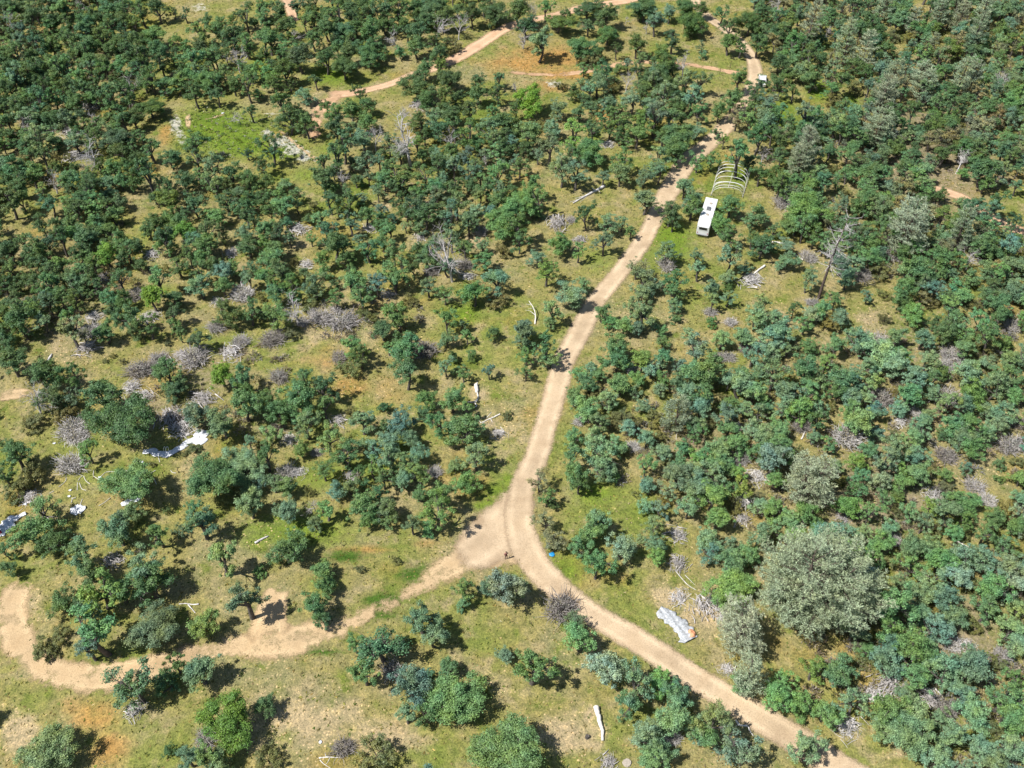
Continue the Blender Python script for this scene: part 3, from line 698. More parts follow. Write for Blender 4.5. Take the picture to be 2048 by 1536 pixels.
tag(link(bpy.data.objects.new('ground', gm)), 'dry yellow green meadow ground with ochre and sandy patches', 'ground', kind='structure')


# ------------------------------------------------------------------ dirt roads
def road_mat(name, c_lo, c_hi, grass=0.0):
    m, nt, o = new_mat(name)
    geo = nt.nodes.new('ShaderNodeNewGeometry')
    P = geo.outputs['Position']
    e = attr(nt, 'edge')
    n1 = noise(nt, P, 0.35, 4, .6)
    n2 = noise(nt, P, 1.6, 5, .65)
    n3 = noise(nt, P, 6.0, 3, .7)
    c = ramp(nt, n1, [(.3, c_lo), (.7, c_hi)])
    c = mixc(nt, mth(nt, 'MULTIPLY', smooth(nt, n2, .55, .75), .45), c, tuple(x * .72 for x in c_lo))
    c = mixc(nt, mth(nt, 'MULTIPLY', mth(nt, 'MULTIPLY', e[1], smooth(nt, n1, .3, .6)), .8), c, tuple(min(1, x * 1.2) for x in c_hi))
    st = noise(nt, P, 0.13, 3, .6)
    c = mixc(nt, 1.0, c, ramp(nt, st, [(.32, (.80, .79, .78)), (.5, (1, 1, 1)), (.68, (1.08, 1.07, 1.05))]), 'MULTIPLY')
    c = mixc(nt, 1.0, c, ramp(nt, n3, [(.25, (.70, .69, .67)), (.5, (1, 1, 1)), (.75, (1.16, 1.15, 1.12))]), 'MULTIPLY')
    b = nt.nodes.new('ShaderNodeBsdfPrincipled')
    b.inputs['Roughness'].default_value = 0.95
    b.inputs['Specular IOR Level'].default_value = 0.1
    nt.links.new(c, b.inputs['Base Color'])
    bp = nt.nodes.new('ShaderNodeBump')
    bp.inputs['Strength'].default_value = 0.35
    bp.inputs['Distance'].default_value = 0.15
    nt.links.new(mth(nt, 'ADD', n2, n3), bp.inputs['Height'])
    nt.links.new(bp.outputs[0], b.inputs['Normal'])
    tr = nt.nodes.new('ShaderNodeBsdfTransparent')
    mx = nt.nodes.new('ShaderNodeMixShader')
    # worn, broken edge: cover thins out where the soil meets the grass
    al = mth(nt, 'ADD', e[0], mth(nt, 'MULTIPLY', mth(nt, 'SUBTRACT', mth(nt, 'ADD', mth(nt, 'MULTIPLY', n2, .6), mth(nt, 'MULTIPLY', n3, .5)), .55), 1.3))
    if grass:
        al = mth(nt, 'SUBTRACT', al, mth(nt, 'MULTIPLY', smooth(nt, n1, .42, .62), grass))
    nt.links.new(smooth(nt, al, .20, .85), mx.inputs[0])
    nt.links.new(tr.outputs[0], mx.inputs[1])
    nt.links.new(b.outputs[0], mx.inputs[2])
    nt.links.new(mx.outputs[0], o.inputs[0])
    return m


M_ROAD = road_mat('pale_dirt', (.395, .288, .180), (.480, .366, .240))
M_TRACK = road_mat('sandy_track', (.41, .288, .160), (.49, .360, .210), .42)
M_RED = road_mat('reddish_dirt', (.45, .285, .170), (.53, .355, .225), .1)
M_TRAIL = road_mat('worn_red_trail', (.42, .26, .15), (.50, .33, .20), .55)


def road(name, key, mat, z, label, margin=.8):
    L, w = ROADS[key]
    T_ = np.gradient(L, axis=0)
    T_ /= np.linalg.norm(T_, axis=1)[:, None] + 1e-9
    N = np.stack([T_[:, 1], -T_[:, 0]], 1)
    s = np.concatenate([[0], np.cumsum(np.hypot(*np.diff(L, axis=0).T))])
    offs = np.array([-1.0, -.8, -.6, -.42, -.2, 0, .2, .42, .6, .8, 1.0])
    hw = w + margin
    wob = 1 + .04 * np.sin(s * .35 + 1) + .025 * np.sin(s * .97)
    V, E = [], []
    for i in range(len(L)):
        for of in offs:
            d = of * hw[i] * wob[i]
            p = L[i] + N[i] * d
            V.append((p[0], p[1], float(hgt(p[0], p[1])) + z))
            a = np.clip((hw[i] - abs(of) * hw[i]) / (margin * 1.6), 0, 1)
            endf = np.clip(min(s[i], s[-1] - s[i]) / 3.0, 0, 1)
            rut = math.exp(-((abs(of) - .42) / .14) ** 2)
            E.append((a * endf, rut, 0, 1))
    m_ = len(offs)
    Q = [(i * m_ + j, i * m_ + j + 1, (i + 1) * m_ + j + 1, (i + 1) * m_ + j) for i in range(len(L) - 1) for j in range(m_ - 1)]
    me = quad_mesh(name, V, np.array(Q)[:, ::-1], mat, cols=dict(edge=E), smooth=True)
    return tag(link(bpy.data.objects.new(name, me)), label, 'road', kind='structure')


road('dirt_road', 'MAIN', M_ROAD, .060, 'main pale dirt road winding from the bottom right up past the camper trailer')
road('dirt_track', 'FORK', M_TRACK, .035, 'sandy track leaving the fork and bending round at the left edge', 1.3)
road('bare_junction', 'JUNC', M_ROAD, .048, 'wide bare dirt apron on the left of the road fork', 1.4)
road('dirt_spur', 'SPUR', M_TRACK, .048, 'short bare sandy spur branching up from the left track', .8)
road('upper_dirt_road', 'UPPER', M_RED, .040, 'reddish dirt road crossing the meadow in the upper middle')
road('red_trail', 'CROSS', M_TRAIL, .030, 'thin reddish trail crossing the orange meadow to the road', .5)
road('far_trail', 'RIGHT', M_RED, .045, 'reddish dirt trail showing between oaks at the right edge')
road('distant_track', 'TOPL', M_RED, .045, 'short piece of dirt track at the upper left edge')
road('west_track', 'WEST', M_TRACK, .045, 'thin sandy path at the left edge above the big oak', .5)
road('garden_path', 'GP1', M_TRACK, .046, 'straight thin pale path along the bed right of the green clearing', .35)
road('garden_path', 'GP2', M_TRACK, .046, 'thin pale path along the top of the green clearing', .35)
road('garden_path', 'GP3', M_TRACK, .046, 'short sandy strip inside the left of the green clearing', .4)
road('bare_yard', 'YARD', M_TRAIL, .050, 'bare sandy ground under oaks by the green clearing', .8)

# ------------------------------------------------------------------ vegetation prototypes
OAKS = []       # (trunk mesh, crown mesh, crown diameter, crown centre height, numpy leaves, numpy trunk)


def bez(a, b, bow, n=5):
    t = np.linspace(0, 1, n)[:, None]
    c = (a + b) / 2 + bow
    return (1 - t) ** 2 * a + 2 * t * (1 - t) * c + t * t * b


def make_oak(seed, D=5.0, H=6.0, nl=5, style='round', leaf=.27, per=150):
    g = np.random.default_rng(seed)
    A = Acc()
    hf = H * {'round': .26, 'open': .34, 'tall': .30, 'ragged': .32, 'multi': .08}[style]
    top = np.array([g.normal(0, .25), g.normal(0, .25), hf])
    r0 = .035 * H if style != 'multi' else .022 * H
    A.tube(bez(np.array([0, 0, -.25]), top, g.normal(0, .12, 3), 4), np.linspace(r0 * 1.15, r0 * .8, 4), 6)
    if style in ('round', 'multi'):
        zc, rz = H * .54, H * .42
    elif style == 'tall':
        zc, rz = H * .58, H * .42
    else:
        zc, rz = H * .60, H * .39
    rx = D / 2
    cl = []
    sq = D / 5
    for k in range(nl):
        az = 2 * math.pi * (k + g.uniform(-.35, .35)) / nl
        off = g.uniform(.25, .78) if k else g.uniform(0, .2)
        lr = rx * (g.uniform(.34, .56) if nl < 8 else g.uniform(.22, .40))
        zt = zc + rz * (g.uniform(.05, .62) if k == 0 else g.uniform(-.62, .40))
        if style == 'multi':
            zt = max(.5, zt)
        lc = np.array([math.cos(az) * off * rx, math.sin(az) * off * rx, zt])
        lp = bez(top, lc, np.array([0, 0, .3]) + g.normal(0, .22, 3), 5)
        A.tube(lp, np.linspace(r0 * .62, r0 * .22, 5), 5)
        st_z = g.uniform(.75, 1.35)
        for j in range({'round': 10, 'open': 8, 'tall': 9, 'ragged': 7, 'multi': 8}[style]):
            v_ = g.normal(0, 1, 3)
            v_[2] = v_[2] * .8 + .2
            v_ /= np.linalg.norm(v_)
            e2 = lc + v_ * lr * np.array([1, 1, st_z]) * g.uniform(.45, 1.1)
            e2[2] = max(e2[2], .35)
            A.tube(bez(lp[g.integers(2, 5)], e2, g.normal(0, .1, 3), 3), np.linspace(r0 * .18, r0 * .05, 3), 3)
            cl.append((e2, g.uniform(.22, .52) * sq))
    if style == 'round':
        for _ in range(12 if nl < 8 else 6):
            v_ = g.normal(0, 1, 3)
            v_[2] = abs(v_[2]) * .8
            v_ /= np.linalg.norm(v_)
            cl.append((np.array([0, 0, zc]) + v_ * np.array([rx, rx, rz]) * g.uniform(.3, .62), g.uniform(.4, .7) * sq))
    if style == 'multi':
        for _ in range(8):
            az = g.uniform(0, 6.28)
            cl.append((np.array([math.cos(az) * rx * .7, math.sin(az) * rx * .7, g.uniform(.35, .8)]), g.uniform(.35, .6) * sq))
    if style == 'ragged':
        for _ in range(26):
            e, r_ = cl[g.integers(0, len(cl))]
            v_ = g.normal(0, 1, 3)
            v_[2] = abs(v_[2]) * .8
            A.tube(bez(e, e + v_ * .55, g.normal(0, .1, 3), 3), [.03, .022, .01], 3)
    Ps, Ns = [], []
    for e, r_ in cl:
        n = int(per * (D / 5) ** 1.6 * (r_ / (.45 * D / 5)) ** 1.5 * g.uniform(.7, 1.2) * (.62 if style == 'ragged' else 1))
        v_ = g.normal(0, 1, (n, 3))
        v_ /= np.linalg.norm(v_, axis=1)[:, None]
        v_[:, 2] = np.where(v_[:, 2] < -.35, -v_[:, 2], v_[:, 2])
        rr = np.where(g.random(n) < .38, np.abs(g.normal(0, .72, n)), g.uniform(.25, 1, n) ** .45)
        # sub-clumps make the outline lobed
        lob = 1 + .28 * np.sin(v_[:, 0] * 5 + e[0] * 3) * np.sin(v_[:, 1] * 5 + e[1] * 3) + g.normal(0, .10, n)
        p = e + v_ * (rr * lob)[:, None] * r_ * np.array([1.1, 1.1, .78])
        keep = p[:, 2] > .12
        Ps.append(p[keep])
        Ns.append((v_ + np.array([0, 0, .55]))[keep])
    Ps, Ns = np.concatenate(Ps), np.concatenate(Ns)
    LV, LQ = cards(Ps, Ns, leaf, .75, .55, g)
    TV, TQ = A.get()
    k = (D / 2) / np.percentile(np.hypot(LV[:, 0], LV[:, 1]), 96)
    s3 = np.array([k, k, 1])
    LV = LV * s3
    TV = TV * s3
    zc = (np.percentile(LV[:, 2], 97) + np.percentile(LV[:, 2], 3)) / 2
    i = seed
    tm = quad_mesh('oak_trunk_%d' % i, TV, TQ, M_BARK, smooth=True)
    cm = quad_mesh('oak_crown_%d' % i, LV, LQ, M_LEAF)
    B_ = Acc()
    for V_, Q_ in zip(A.V, A.Q):
        if len(Q_) >= 18:
            B_.add(V_, Q_ - Q_.min())
    SV, SQ = B_.get()
    OAKS.append(dict(tm=tm, cm=cm, D=D, zc=zc, P=Ps * s3, N=Ns, TV=SV * s3, TQ=SQ, style=style, leaf=leaf))


for k in range(10):
    make_oak(100 + k, 5.2, 5.0 + .27 * k, 6, 'round', .175, 130)
for k in range(9):
    make_oak(200 + k, 5.0, 5.6 + .22 * k, 6, 'open', .17, 170)
for k in range(8):
    make_oak(300 + k, 4.0, 5.4 + .3 * k, 5, 'tall', .165, 190)
for k in range(6):
    make_oak(400 + k, 5.0, 5.8, 6, 'ragged', .165, 180)
for k in range(3):
    make_oak(500 + k, 4.2, 3.2, 6, 'multi', .165, 140)
NSMALL = len(OAKS)
for k in range(4):
    make_oak(550 + k, 8.6, 8.2 + .4 * k, 10, 'round', .20, 130)
BIG = OAKS[NSMALL:]
del OAKS[NSMALL:]
BYSTYLE = {}
for i_, p_ in enumerate(OAKS):
    BYSTYLE.setdefault(p_['style'], []).append(p_)

PINES = []


def make_pine(seed, D, H, nb, leaders=1, tufts=7, needles=13):
    g = np.random.default_rng(seed)
    A = Acc()
    LP, LD = [], []
    for L in range(leaders):
        az0 = g.uniform(0, 6.28)
        lean = np.array([math.cos(az0), math.sin(az0), 0]) * (D * .16 if leaders > 1 else .05 * H)
        Ht = H * (1 if L == 0 else g.uniform(.7, .92))
        st = np.array([0, 0, -.3])
        tp = bez(st, np.array([lean[0], lean[1], Ht]), -lean * .2, 8)
        A.tube(tp, np.linspace(.028 * H, .02, 8), 6)
        for k in range(nb // leaders):
            t = .16 + .82 * ((k + g.uniform(0, 1)) / (nb // leaders))
            f = t * 7
            i = min(6, int(f))
            p0 = tp[i] + (tp[i + 1] - tp[i]) * (f - i)
            az = k * 2.4 + g.normal(0, .35)
            prof = (math.sin(math.pi * min(1, (1 - t) * .62 + .08)) ** .8)
            ln = D / 2 * prof * g.uniform(.65, 1.12) * (1 if leaders == 1 else .8)
            e = p0 + np.array([math.cos(az) * ln, math.sin(az) * ln, ln * g.uniform(.12, .5)])
            bp_ = bez(p0, e, np.array([0, 0, -.12 * ln]), 5)
            A.tube(bp_, np.linspace(.02 + .012 * ln, .012, 5), 4)
            m_ = max(3, int(tufts * ln / (D / 2)))
            for j in range(m_):
                u = .30 + .70 * (j + g.uniform(0, 1)) / m_
                f2 = min(3.99, u * 4)
                i2 = int(f2)
                q = bp_[i2] + (bp_[i2 + 1] - bp_[i2]) * (f2 - i2)
                fan = np.cross((e - p0) / (ln + .01), [0, 0, 1.]) * (1 if j % 2 else -1)
                sl = min(1.5, ln * .34) * (1.25 - u) + .18
                tip = q + fan * sl * g.uniform(.4, 1) + (e - p0) / (ln + .01) * sl * .5 + np.array([0, 0, .12 + g.uniform(0, .25) * sl])
                A.tube([q, (q + tip) / 2, tip], [.022, .016, .008], 3)
                for w_ in (.35, .7, 1.0):
                    d_ = g.normal(0, 1, (needles // 2, 3))
                    d_[:, 2] = d_[:, 2] * .6 + .35
                    d_ += (tip - q) / (np.linalg.norm(tip - q) + .01) * .8
                    d_ /= np.linalg.norm(d_, axis=1)[:, None]
                    LP.append(np.repeat((q + (tip - q) * w_)[None], needles // 2, 0) + g.normal(0, .05, (needles // 2, 3)))
                    LD.append(d_)
    P_, D_ = np.concatenate(LP), np.concatenate(LD)
    n = len(P_)
    ln = g.uniform(.24, .46, n)[:, None]
    wd = g.uniform(.028, .05, n)[:, None]
    S = np.cross(D_, g.normal(0, 1, (n, 3)))
    S /= np.linalg.norm(S, axis=1)[:, None] + 1e-9
    V = np.stack([P_ - S * wd * .5, P_ + D_ * ln * .5 - S * wd, P_ + D_ * ln, P_ + D_ * ln * .5 + S * wd], 1).reshape(-1, 3)
    Q = np.arange(4 * n).reshape(n, 4)
    TV, TQ = A.get()
    k = (D / 2) / np.percentile(np.hypot(V[:, 0], V[:, 1]), 97)
    s3 = np.array([k, k, 1])
    V, TV = V * s3, TV * s3
    i = len(PINES)
    zc = (np.percentile(V[:, 2], 97) + np.percentile(V[:, 2], 8)) / 2
    PINES.append(dict(tm=quad_mesh('pine_trunk_%d' % i, TV, TQ, M_PBARK, smooth=True), cm=quad_mesh('pine_crown_%d' % i, V, Q, M_NEEDLE), D=D, zc=zc))


for k in range(4):
    make_pine(600 + k, 5.0, 8.5 + .8 * k, 44, 1, 9, 14)
make_pine(620, 8.0, 11.0, 74, 2, 13, 14)
make_pine(621, 17.5, 15.0, 230, 6, 24, 20)

# dead twiggy bushes, heaps of cut branches, standing dead trees
GREYB, HEAPS, SNAGS = [], [], []
for k in range(4):
    g = np.random.default_rng(700 + k)
    A = Acc()
    for _ in range(300):
        az = g.uniform(0, 6.28)
        st = np.array([math.cos(az), math.sin(az), 0]) * g.uniform(0, .95)
        az2 = az + g.normal(0, 1.1)
        el = g.uniform(.1, 1.35)
        ln = g.uniform(.6, 1.55)
        e = st + np.array([math.cos(az2) * math.cos(el), math.sin(az2) * math.cos(el), math.sin(el) * .85]) * ln
        A.tube(bez(st, e, g.normal(0, .34, 3) + np.array([0, 0, .2]), 4), [.03, .026, .02, .010], 3)
    V, Q = A.get()
    V[:, 2] = np.maximum(V[:, 2], -.1)
    mm = [M_TWIG, M_TWIG, M_DARKTWIG, M_DEAD][k]
    v_ = g.normal(0, 1, (330, 3))
    v_ /= np.linalg.norm(v_, axis=1)[:, None]
    v_[:, 2] = abs(v_[:, 2])
    LV, LQ = cards(v_ * np.array([1.25, 1.25, 1.15]) * g.uniform(.6, 1.05, 330)[:, None], v_, .16, .6, .6, g)
    GREYB.append(dict(tm=quad_mesh('bush_twigs_%d' % k, V, Q, mm), cm=quad_mesh('bush_leaves_%d' % k, LV, LQ, M_LEAF), D=3.0, zc=.8))
for k in range(5):
    g = np.random.default_rng(740 + k)
    A = Acc()
    main = g.uniform(0, 6.28)
    for i in range(120):
        az = main + g.normal(0, .7 if k % 2 else 1.4)
        c_ = np.array([g.normal(0, .55), g.normal(0, .55), 0])
        c_[2] = max(.06, .75 * math.exp(-(c_[0] ** 2 + c_[1] ** 2) / .8) * g.uniform(.1, 1))
        ln = g.uniform(.5, 1.3)
        d_ = np.array([math.cos(az), math.sin(az), g.normal(0, .22)]) * ln
        a_, b_ = c_ - d_ * .5, c_ + d_ * .5
        a_[2], b_[2] = max(a_[2], .03), max(b_[2], .03)
        r_ = .075 if i < 5 else (.04 if i < 18 else g.uniform(.016, .03))
        A.tube(bez(a_, b_, g.normal(0, .12, 3) + np.array([0, 0, .08]), 4), np.linspace(r_, r_ * .45, 4), 4)
    V, Q = A.get()
    HEAPS.append(dict(tm=quad_mesh('branch_heap_%d' % k, V, Q, [M_DEAD, M_TWIG, M_DEAD, M_TWIG, M_DEAD][k]), D=2.9, zc=.3))
for k in range(4):
    g = np.random.default_rng(770 + k)
    A = Acc()
    H = [6.0, 7.5, 6.0, 7.0][k]

    def br(p, d, ln, r_, lv, A=A, g=g):
        e = p + d * ln
        lp = bez(p, e, g.normal(0, .07 * ln, 3), 4)
        A.tube(lp, np.linspace(r_, r_ * .55, 4), 5 if lv < 2 else 3)
        if lv >= 4:
            return
        for _ in range([5, 5, 4, 3][lv]):
            q = lp[g.integers(1, 4)] if lv else lp[g.integers(2, 4)]
            nd = d + g.normal(0, .62, 3) + np.array([0, 0, .12])
            br(q, nd / np.linalg.norm(nd), ln * g.uniform(.45, .72), r_ * .5, lv + 1)
    br(np.array([0, 0, -.3]), np.array([g.normal(0, .08), g.normal(0, .08), 1.]), H * .36, .12, 0)
    V, Q = A.get()
    D_ = 2 * np.percentile(np.hypot(V[:, 0], V[:, 1]), 96)
    SNAGS.append(dict(tm=quad_mesh('dead_tree_%d' % k, V, Q, [M_TWIG, M_TWIG, M_DEAD, M_TWIG][k], smooth=True), D=D_, zc=np.percentile(V[:, 2], 97) * .58))

LEAFCOL = {'o': (.148, .268, .102), 'b': (.184, .288, .160), 'B': (.238, .325, .212), 'd': (.112, .195, .074), 'y': (.172, .306, .050),
           'g': (.245, .258, .140), 'k': (.178, .184, .068)}
LOOK = {'o': 'green', 'b': 'bluish green', 'B': 'pale bluish', 'd': 'dark green', 'y': 'bright green', 'g': 'grey olive'}


def tint(t, px=0, py=0, g=rng):
    c = np.array(LEAFCOL[t])
    if px > 1150 and py > 560:
        c = c * 1.14      # leaf colour raised in the lower right part of the view
    ye = g.normal(0, .10)
    c = c * g.uniform(.80, 1.20) * (1 + g.normal(0, .04, 3)) * np.array([1 + ye, 1 + .35 * ye, 1 - ye])
    return tuple(np.clip(c, .01, .4)) + (1,)


# crowns that fill the gaps of the dense woods: left out of the table one by one, spread by spacing
def inside(poly, x, y):
    c = False
    n = len(poly)
    for i in range(n):
        x1, y1 = poly[i]
        x2, y2 = poly[(i + 1) % n]
        if (y1 > y) != (y2 > y) and x < (x2 - x1) * (y - y1) / (y2 - y1) + x1:
            c = not c
    return c


OPEN = [(430, 255, 120, 65), (60, 440, 70, 40), (280, 450, 35, 110), (330, 60, 70, 45), (1600, 215, 60, 40), (1560, 620, 60, 60), (1740, 620, 90, 70), (1850, 690, 45, 70), (1700, 205, 30, 30), (400, 20, 50, 30),
        (1800, 250, 50, 25), (1720, 320, 40, 15), (1560, 490, 40, 30), (1880, 360, 30, 25), (2000, 420, 60, 30), (1780, 1500, 70, 40), (1960, 1290, 30, 40), (1720, 915, 60, 40), (1990, 960, 40, 50), (620, 300, 40, 40),
        (1470, 380, 60, 60), (650, 150, 60, 40), (140, 720, 90, 35), (60, 480, 40, 30)]
ZONES = [([(1500, -10), (2120, -10), (2120, 700), (1880, 640), (1700, 560), (1560, 460), (1520, 300)], 2.1, 'obbdokg', 1.0),
         ([(1560, 640), (2120, 600), (2120, 1600), (1900, 1560), (1760, 1420), (1560, 1100), (1500, 800)], 2.25, 'oobbbbkB', .95),
         ([(1160, 760), (1560, 700), (1560, 1060), (1300, 1000), (1180, 860)], 2.3, 'obbbk', .85),
         ([(-60, -10), (300, -10), (260, 250), (330, 380), (250, 560), (60, 700), (-60, 700)], 2.2, 'ddoobk', .95),
         ([(330, 110), (560, 20), (640, 160), (520, 210), (380, 200)], 2.8, 'ddo', .9),
         ([(640, 330), (1020, 260), (1060, 460), (900, 560), (640, 470)], 2.7, 'dobb', .9),
         ([(300, 330), (560, 360), (640, 420), (700, 600), (560, 640), (420, 600), (300, 560), (330, 440)], 2.8, 'ddoobk', .9),
         ([(560, 780), (700, 820), (800, 900), (780, 1000), (560, 1000), (480, 880)], 2.6, 'obbk', .7),
         ([(560, 20), (960, 0), (930, 60), (800, 120), (640, 140)], 3.0, 'ddo', .9),
         ([(1150, 110), (1380, 120), (1360, 300), (1180, 300)], 2.8, 'dob', .9),
         ([(-160, -60), (2300, -60), (2300, -5), (-160, -5)], 5.0, 'ddob', 1.0),
         ([(-350, -300), (2500, -300), (2500, -60), (-350, -60)], 5.5, 'ddob', 1.0),
         ([(-220, 0), (-15, 0), (-15, 1560), (-220, 1560)], 5.0, 'dobk', .9),
         ([(2065, 0), (2260, 0), (2260, 1560), (2065, 1560)], 4.2, 'obbk', .9),
         ([(-100, 1550), (1560, 1550), (1560, 1680), (-100, 1680)], 7.0, 'obbk', 1.0)]
for t_ in trees:
    P_ = at(t_['px'], t_['py'], 2.5)
    t_['xy'] = P_[:2]
pts = np.zeros((6000, 2)) + 1e6
npts = len(trees)
pts[:npts] = [t_['xy'] for t_ in trees]
fill = []
for poly, sp, kinds, den in ZONES:
    xs = [p[0] for p in poly]
    ys = [p[1] for p in poly]
    ctr = at(np.mean(xs), np.mean(ys))
    npt = 3200
    for _ in range(npt):
        x, y = random.uniform(min(xs), max(xs)), random.uniform(min(ys), max(ys))
        if not inside(poly, x, y) or any(((x - a_) / rx_) ** 2 + ((y - b_) / ry_) ** 2 < 1 for a_, b_, rx_, ry_ in OPEN):
            continue
        p = at(x, y)[:2]
        if ((pts[:npts, 0] - p[0]) ** 2 + (pts[:npts, 1] - p[1]) ** 2).min() < sp * sp:
            continue
        if road_dist(p)[0] < 2.2:
            continue
        pts[npts] = p
        npts += 1
        if random.random() < den:
            k_ = random.choice(kinds)
            D_ = (random.uniform(2.6, 5.0) if sp < 2.45 else random.uniform(2.2, 4.2)) if k_ != 'k' else random.uniform(1.5, 2.6)
            fill.append(dict(px=x, py=y, w=D_ * ppm(at(x, y)), t=k_, xy=p, fill=True))

oaks = [t_ for t_ in trees if KIND[t_['t']] == 'oak']
oaks.sort(key=lambda t_: -t_['w'])
solo, mass = oaks[:300], oaks[300:] + [f for f in fill if KIND[f['t']] == 'oak']


# ------------------------------------------------------------------ labels that single out each plant
LAND = [('white camper trailer', 1412, 430), ('white hoop frame', 1462, 360), ('person', 1013, 1112), ('blue sheet', 1103, 1109), ('huge grey pine', 1648, 1165),
        ('grey crumpled tarp', 1355, 1247), ('thick bleached log', 1200, 1450), ('long white tarp', 350, 893), ('round white tarp', 155, 1020),
        ('tarp at left edge', 25, 1045), ('tarp behind the oak', 265, 1002), ('tall dark snag', 1645, 540), ('brightest green oak', 460, 1444), ('largest dark oak', 240, 845),
        ('biggest branch heap', 1419, 1205), ('grey dome heap', 1115, 444), ('fallen white trunk', 953, 775), ('bare fallen branch', 975, 838), ('log by upper meadow', 1175, 395),
        ('bare grey tree', 902, 509), ('white stump', 442, 300), ('pale dead tree', 590, 614), ('bare sandy spur', 560, 1190), ('left track bend', 75, 1335),
        ('lone small saplings', 755, 1130), ('olive bush near bottom', 752, 1504), ('parked white car', 1526, 158), ('round grey bush', 137, 923), ('road fork', 1025, 1070),
        ('tall grey dead pair', 808, 260), ('bent roadside branch', 1490, 1452), ('antler shaped branch', 655, 1515), ('grey roadside bush', 1124, 1210), ('big right hand pine', 1620, 958),
        ('pine near the road', 1359, 825), ('leaning bare sapling', 1060, 620), ('pale ghost pine', 1821, 449), ('bottom right corner', 2040, 1530), ('bottom left corner', 8, 1530), ('road at bottom edge', 1670, 1530),
        ('middle right edge', 2040, 768), ('middle left edge', 8, 690), ('lower right edge', 2040, 1080), ('heaps at lower right', 1790, 1380), ('pale bed in clearing', 560, 288), ('bush in green clearing', 495, 305),
        ('upper road bend', 700, 188), ('orange meadow', 1060, 130), ('top left corner', 5, 5), ('road at top edge', 1395, 5), ('top right corner', 2040, 5), ('bright oak by meadow', 1062, 203), ('pale heap among oaks', 612, 527),
        ('upper left edge', 5, 300), ('lower left edge', 8, 1200), ('upper right edge', 2040, 330), ('top edge centre', 1024, 5), ('track at top left', 580, 20), ('pine on the right slope', 1785, 155), ('bare dirt patch', 635, 215),
        ('far right trail', 1965, 424), ('white bed at top', 400, 15), ('forked dead tree', 190, 307), ('bare tree above clearing', 262, 172), ('bare tree near top left', 17, 47),
        ('bare tree by upper road', 872, 52), ('bare tree above road', 1369, 127), ('white branch heap', 704, 950), ('wide grey bush', 1893, 788), ('heap among dense oaks', 205, 554), ('bare tree left of clearing', 180, 207)]
ORD = ['nearest', 'second nearest', 'third nearest', 'fourth nearest', 'fifth nearest', 'sixth nearest', 'seventh nearest', 'eighth nearest', 'ninth nearest', 'tenth nearest', 'eleventh nearest', 'twelfth nearest', '13th nearest', '14th nearest']
DIRS = ['right', 'upper right', 'top', 'upper left', 'left', 'lower left', 'bottom', 'lower right']
DTXT = ['right of', 'to upper right of', 'above', 'to upper left of', 'left of', 'to lower left of', 'below', 'to lower right of']


def ranker(things):
    """for each thing: candidate (rank, landmark, direction) with rank counted among the same kind"""
    X = np.array([[t_['px'], t_['py']] for t_ in things])
    best = [[] for _ in things]
    for li, (nm, lx, ly) in enumerate(LAND):
        dx, dy = X[:, 0] - lx, X[:, 1] - ly
        r_ = np.hypot(dx, dy)
        sec = np.round(np.arctan2(-dy, dx) / (math.pi / 4)).astype(int) % 8
        for s_ in range(8):
            idx = [i for i in np.argsort(r_) if sec[i] == s_ and r_[i] > 8]
            for k_, i in enumerate(idx[:14]):
                best[i].append((k_ + r_[i] / 90.0, k_, li, s_))
    return [min(b_) if b_ else None for b_ in best]


def size_word(D):
    return 'small' if D < 3.2 else ('medium' if D < 5.6 else 'large')


def fit(t):
    if len(t.split()) > 16:
        t = t.split(' ', 1)[1]
    return t.replace(' nearest oak', ' nearest') if len(t.split()) > 16 else t


def label_for(t_, cand, noun, look, D):
    if cand is None:
        return '%s %s %s %d percent across and %d percent down the picture' % (size_word(D), look, noun, t_['px'] / 20.48, t_['py'] / 15.36)
    _, k_, li, s_ = cand
    return fit('%s %s %s, %s %s %s the %s' % (size_word(D), look, noun, ORD[k_], noun.split()[-1], DTXT[s_], LAND[li][0]))


SOURCE = {}


def put(name, proto, t_, parts, label, cat, group, col=None, zmul=1.0, zc=None, lean=0.0):
    """a plant with its base on the ground so that its crown sits where the photograph shows it"""
    P_ = at(t_['px'], t_['py'], 2.5)
    D_ = t_['w'] / ppm(P_)
    k_ = D_ / proto['D']
    kz = k_ * zmul
    for _ in range(3):
        P_ = at(t_['px'], t_['py'], (proto['zc'] if zc is None else zc) * kz)
        k_ = t_['w'] / ppm(P_) / proto['D']
        kz = k_ * zmul
    o = empty(name, (P_[0], P_[1], float(hgt(P_[0], P_[1]))), random.uniform(0, 6.28), (k_ * (el := random.uniform(.86, 1.16)), k_ * (2 - el), kz))
    if name in ('oak_tree', 'dead_tree', 'pine_tree'):
        o.rotation_euler[0], o.rotation_euler[1] = random.gauss(0, .05), random.gauss(0, .05)
    made = {}
    for nm, key in parts:
        c_ = bpy.data.objects.new(nm, proto[key])
        link(c_, o)
        if col is not None:
            c_.color = col
        made[key] = c_
    tag(o, label, cat, group)
    t_['base'] = P_[:2]
    if 'cm' in made:
        SOURCE.setdefault(proto['cm'].name, (made['cm'], made['tm']))
    return o


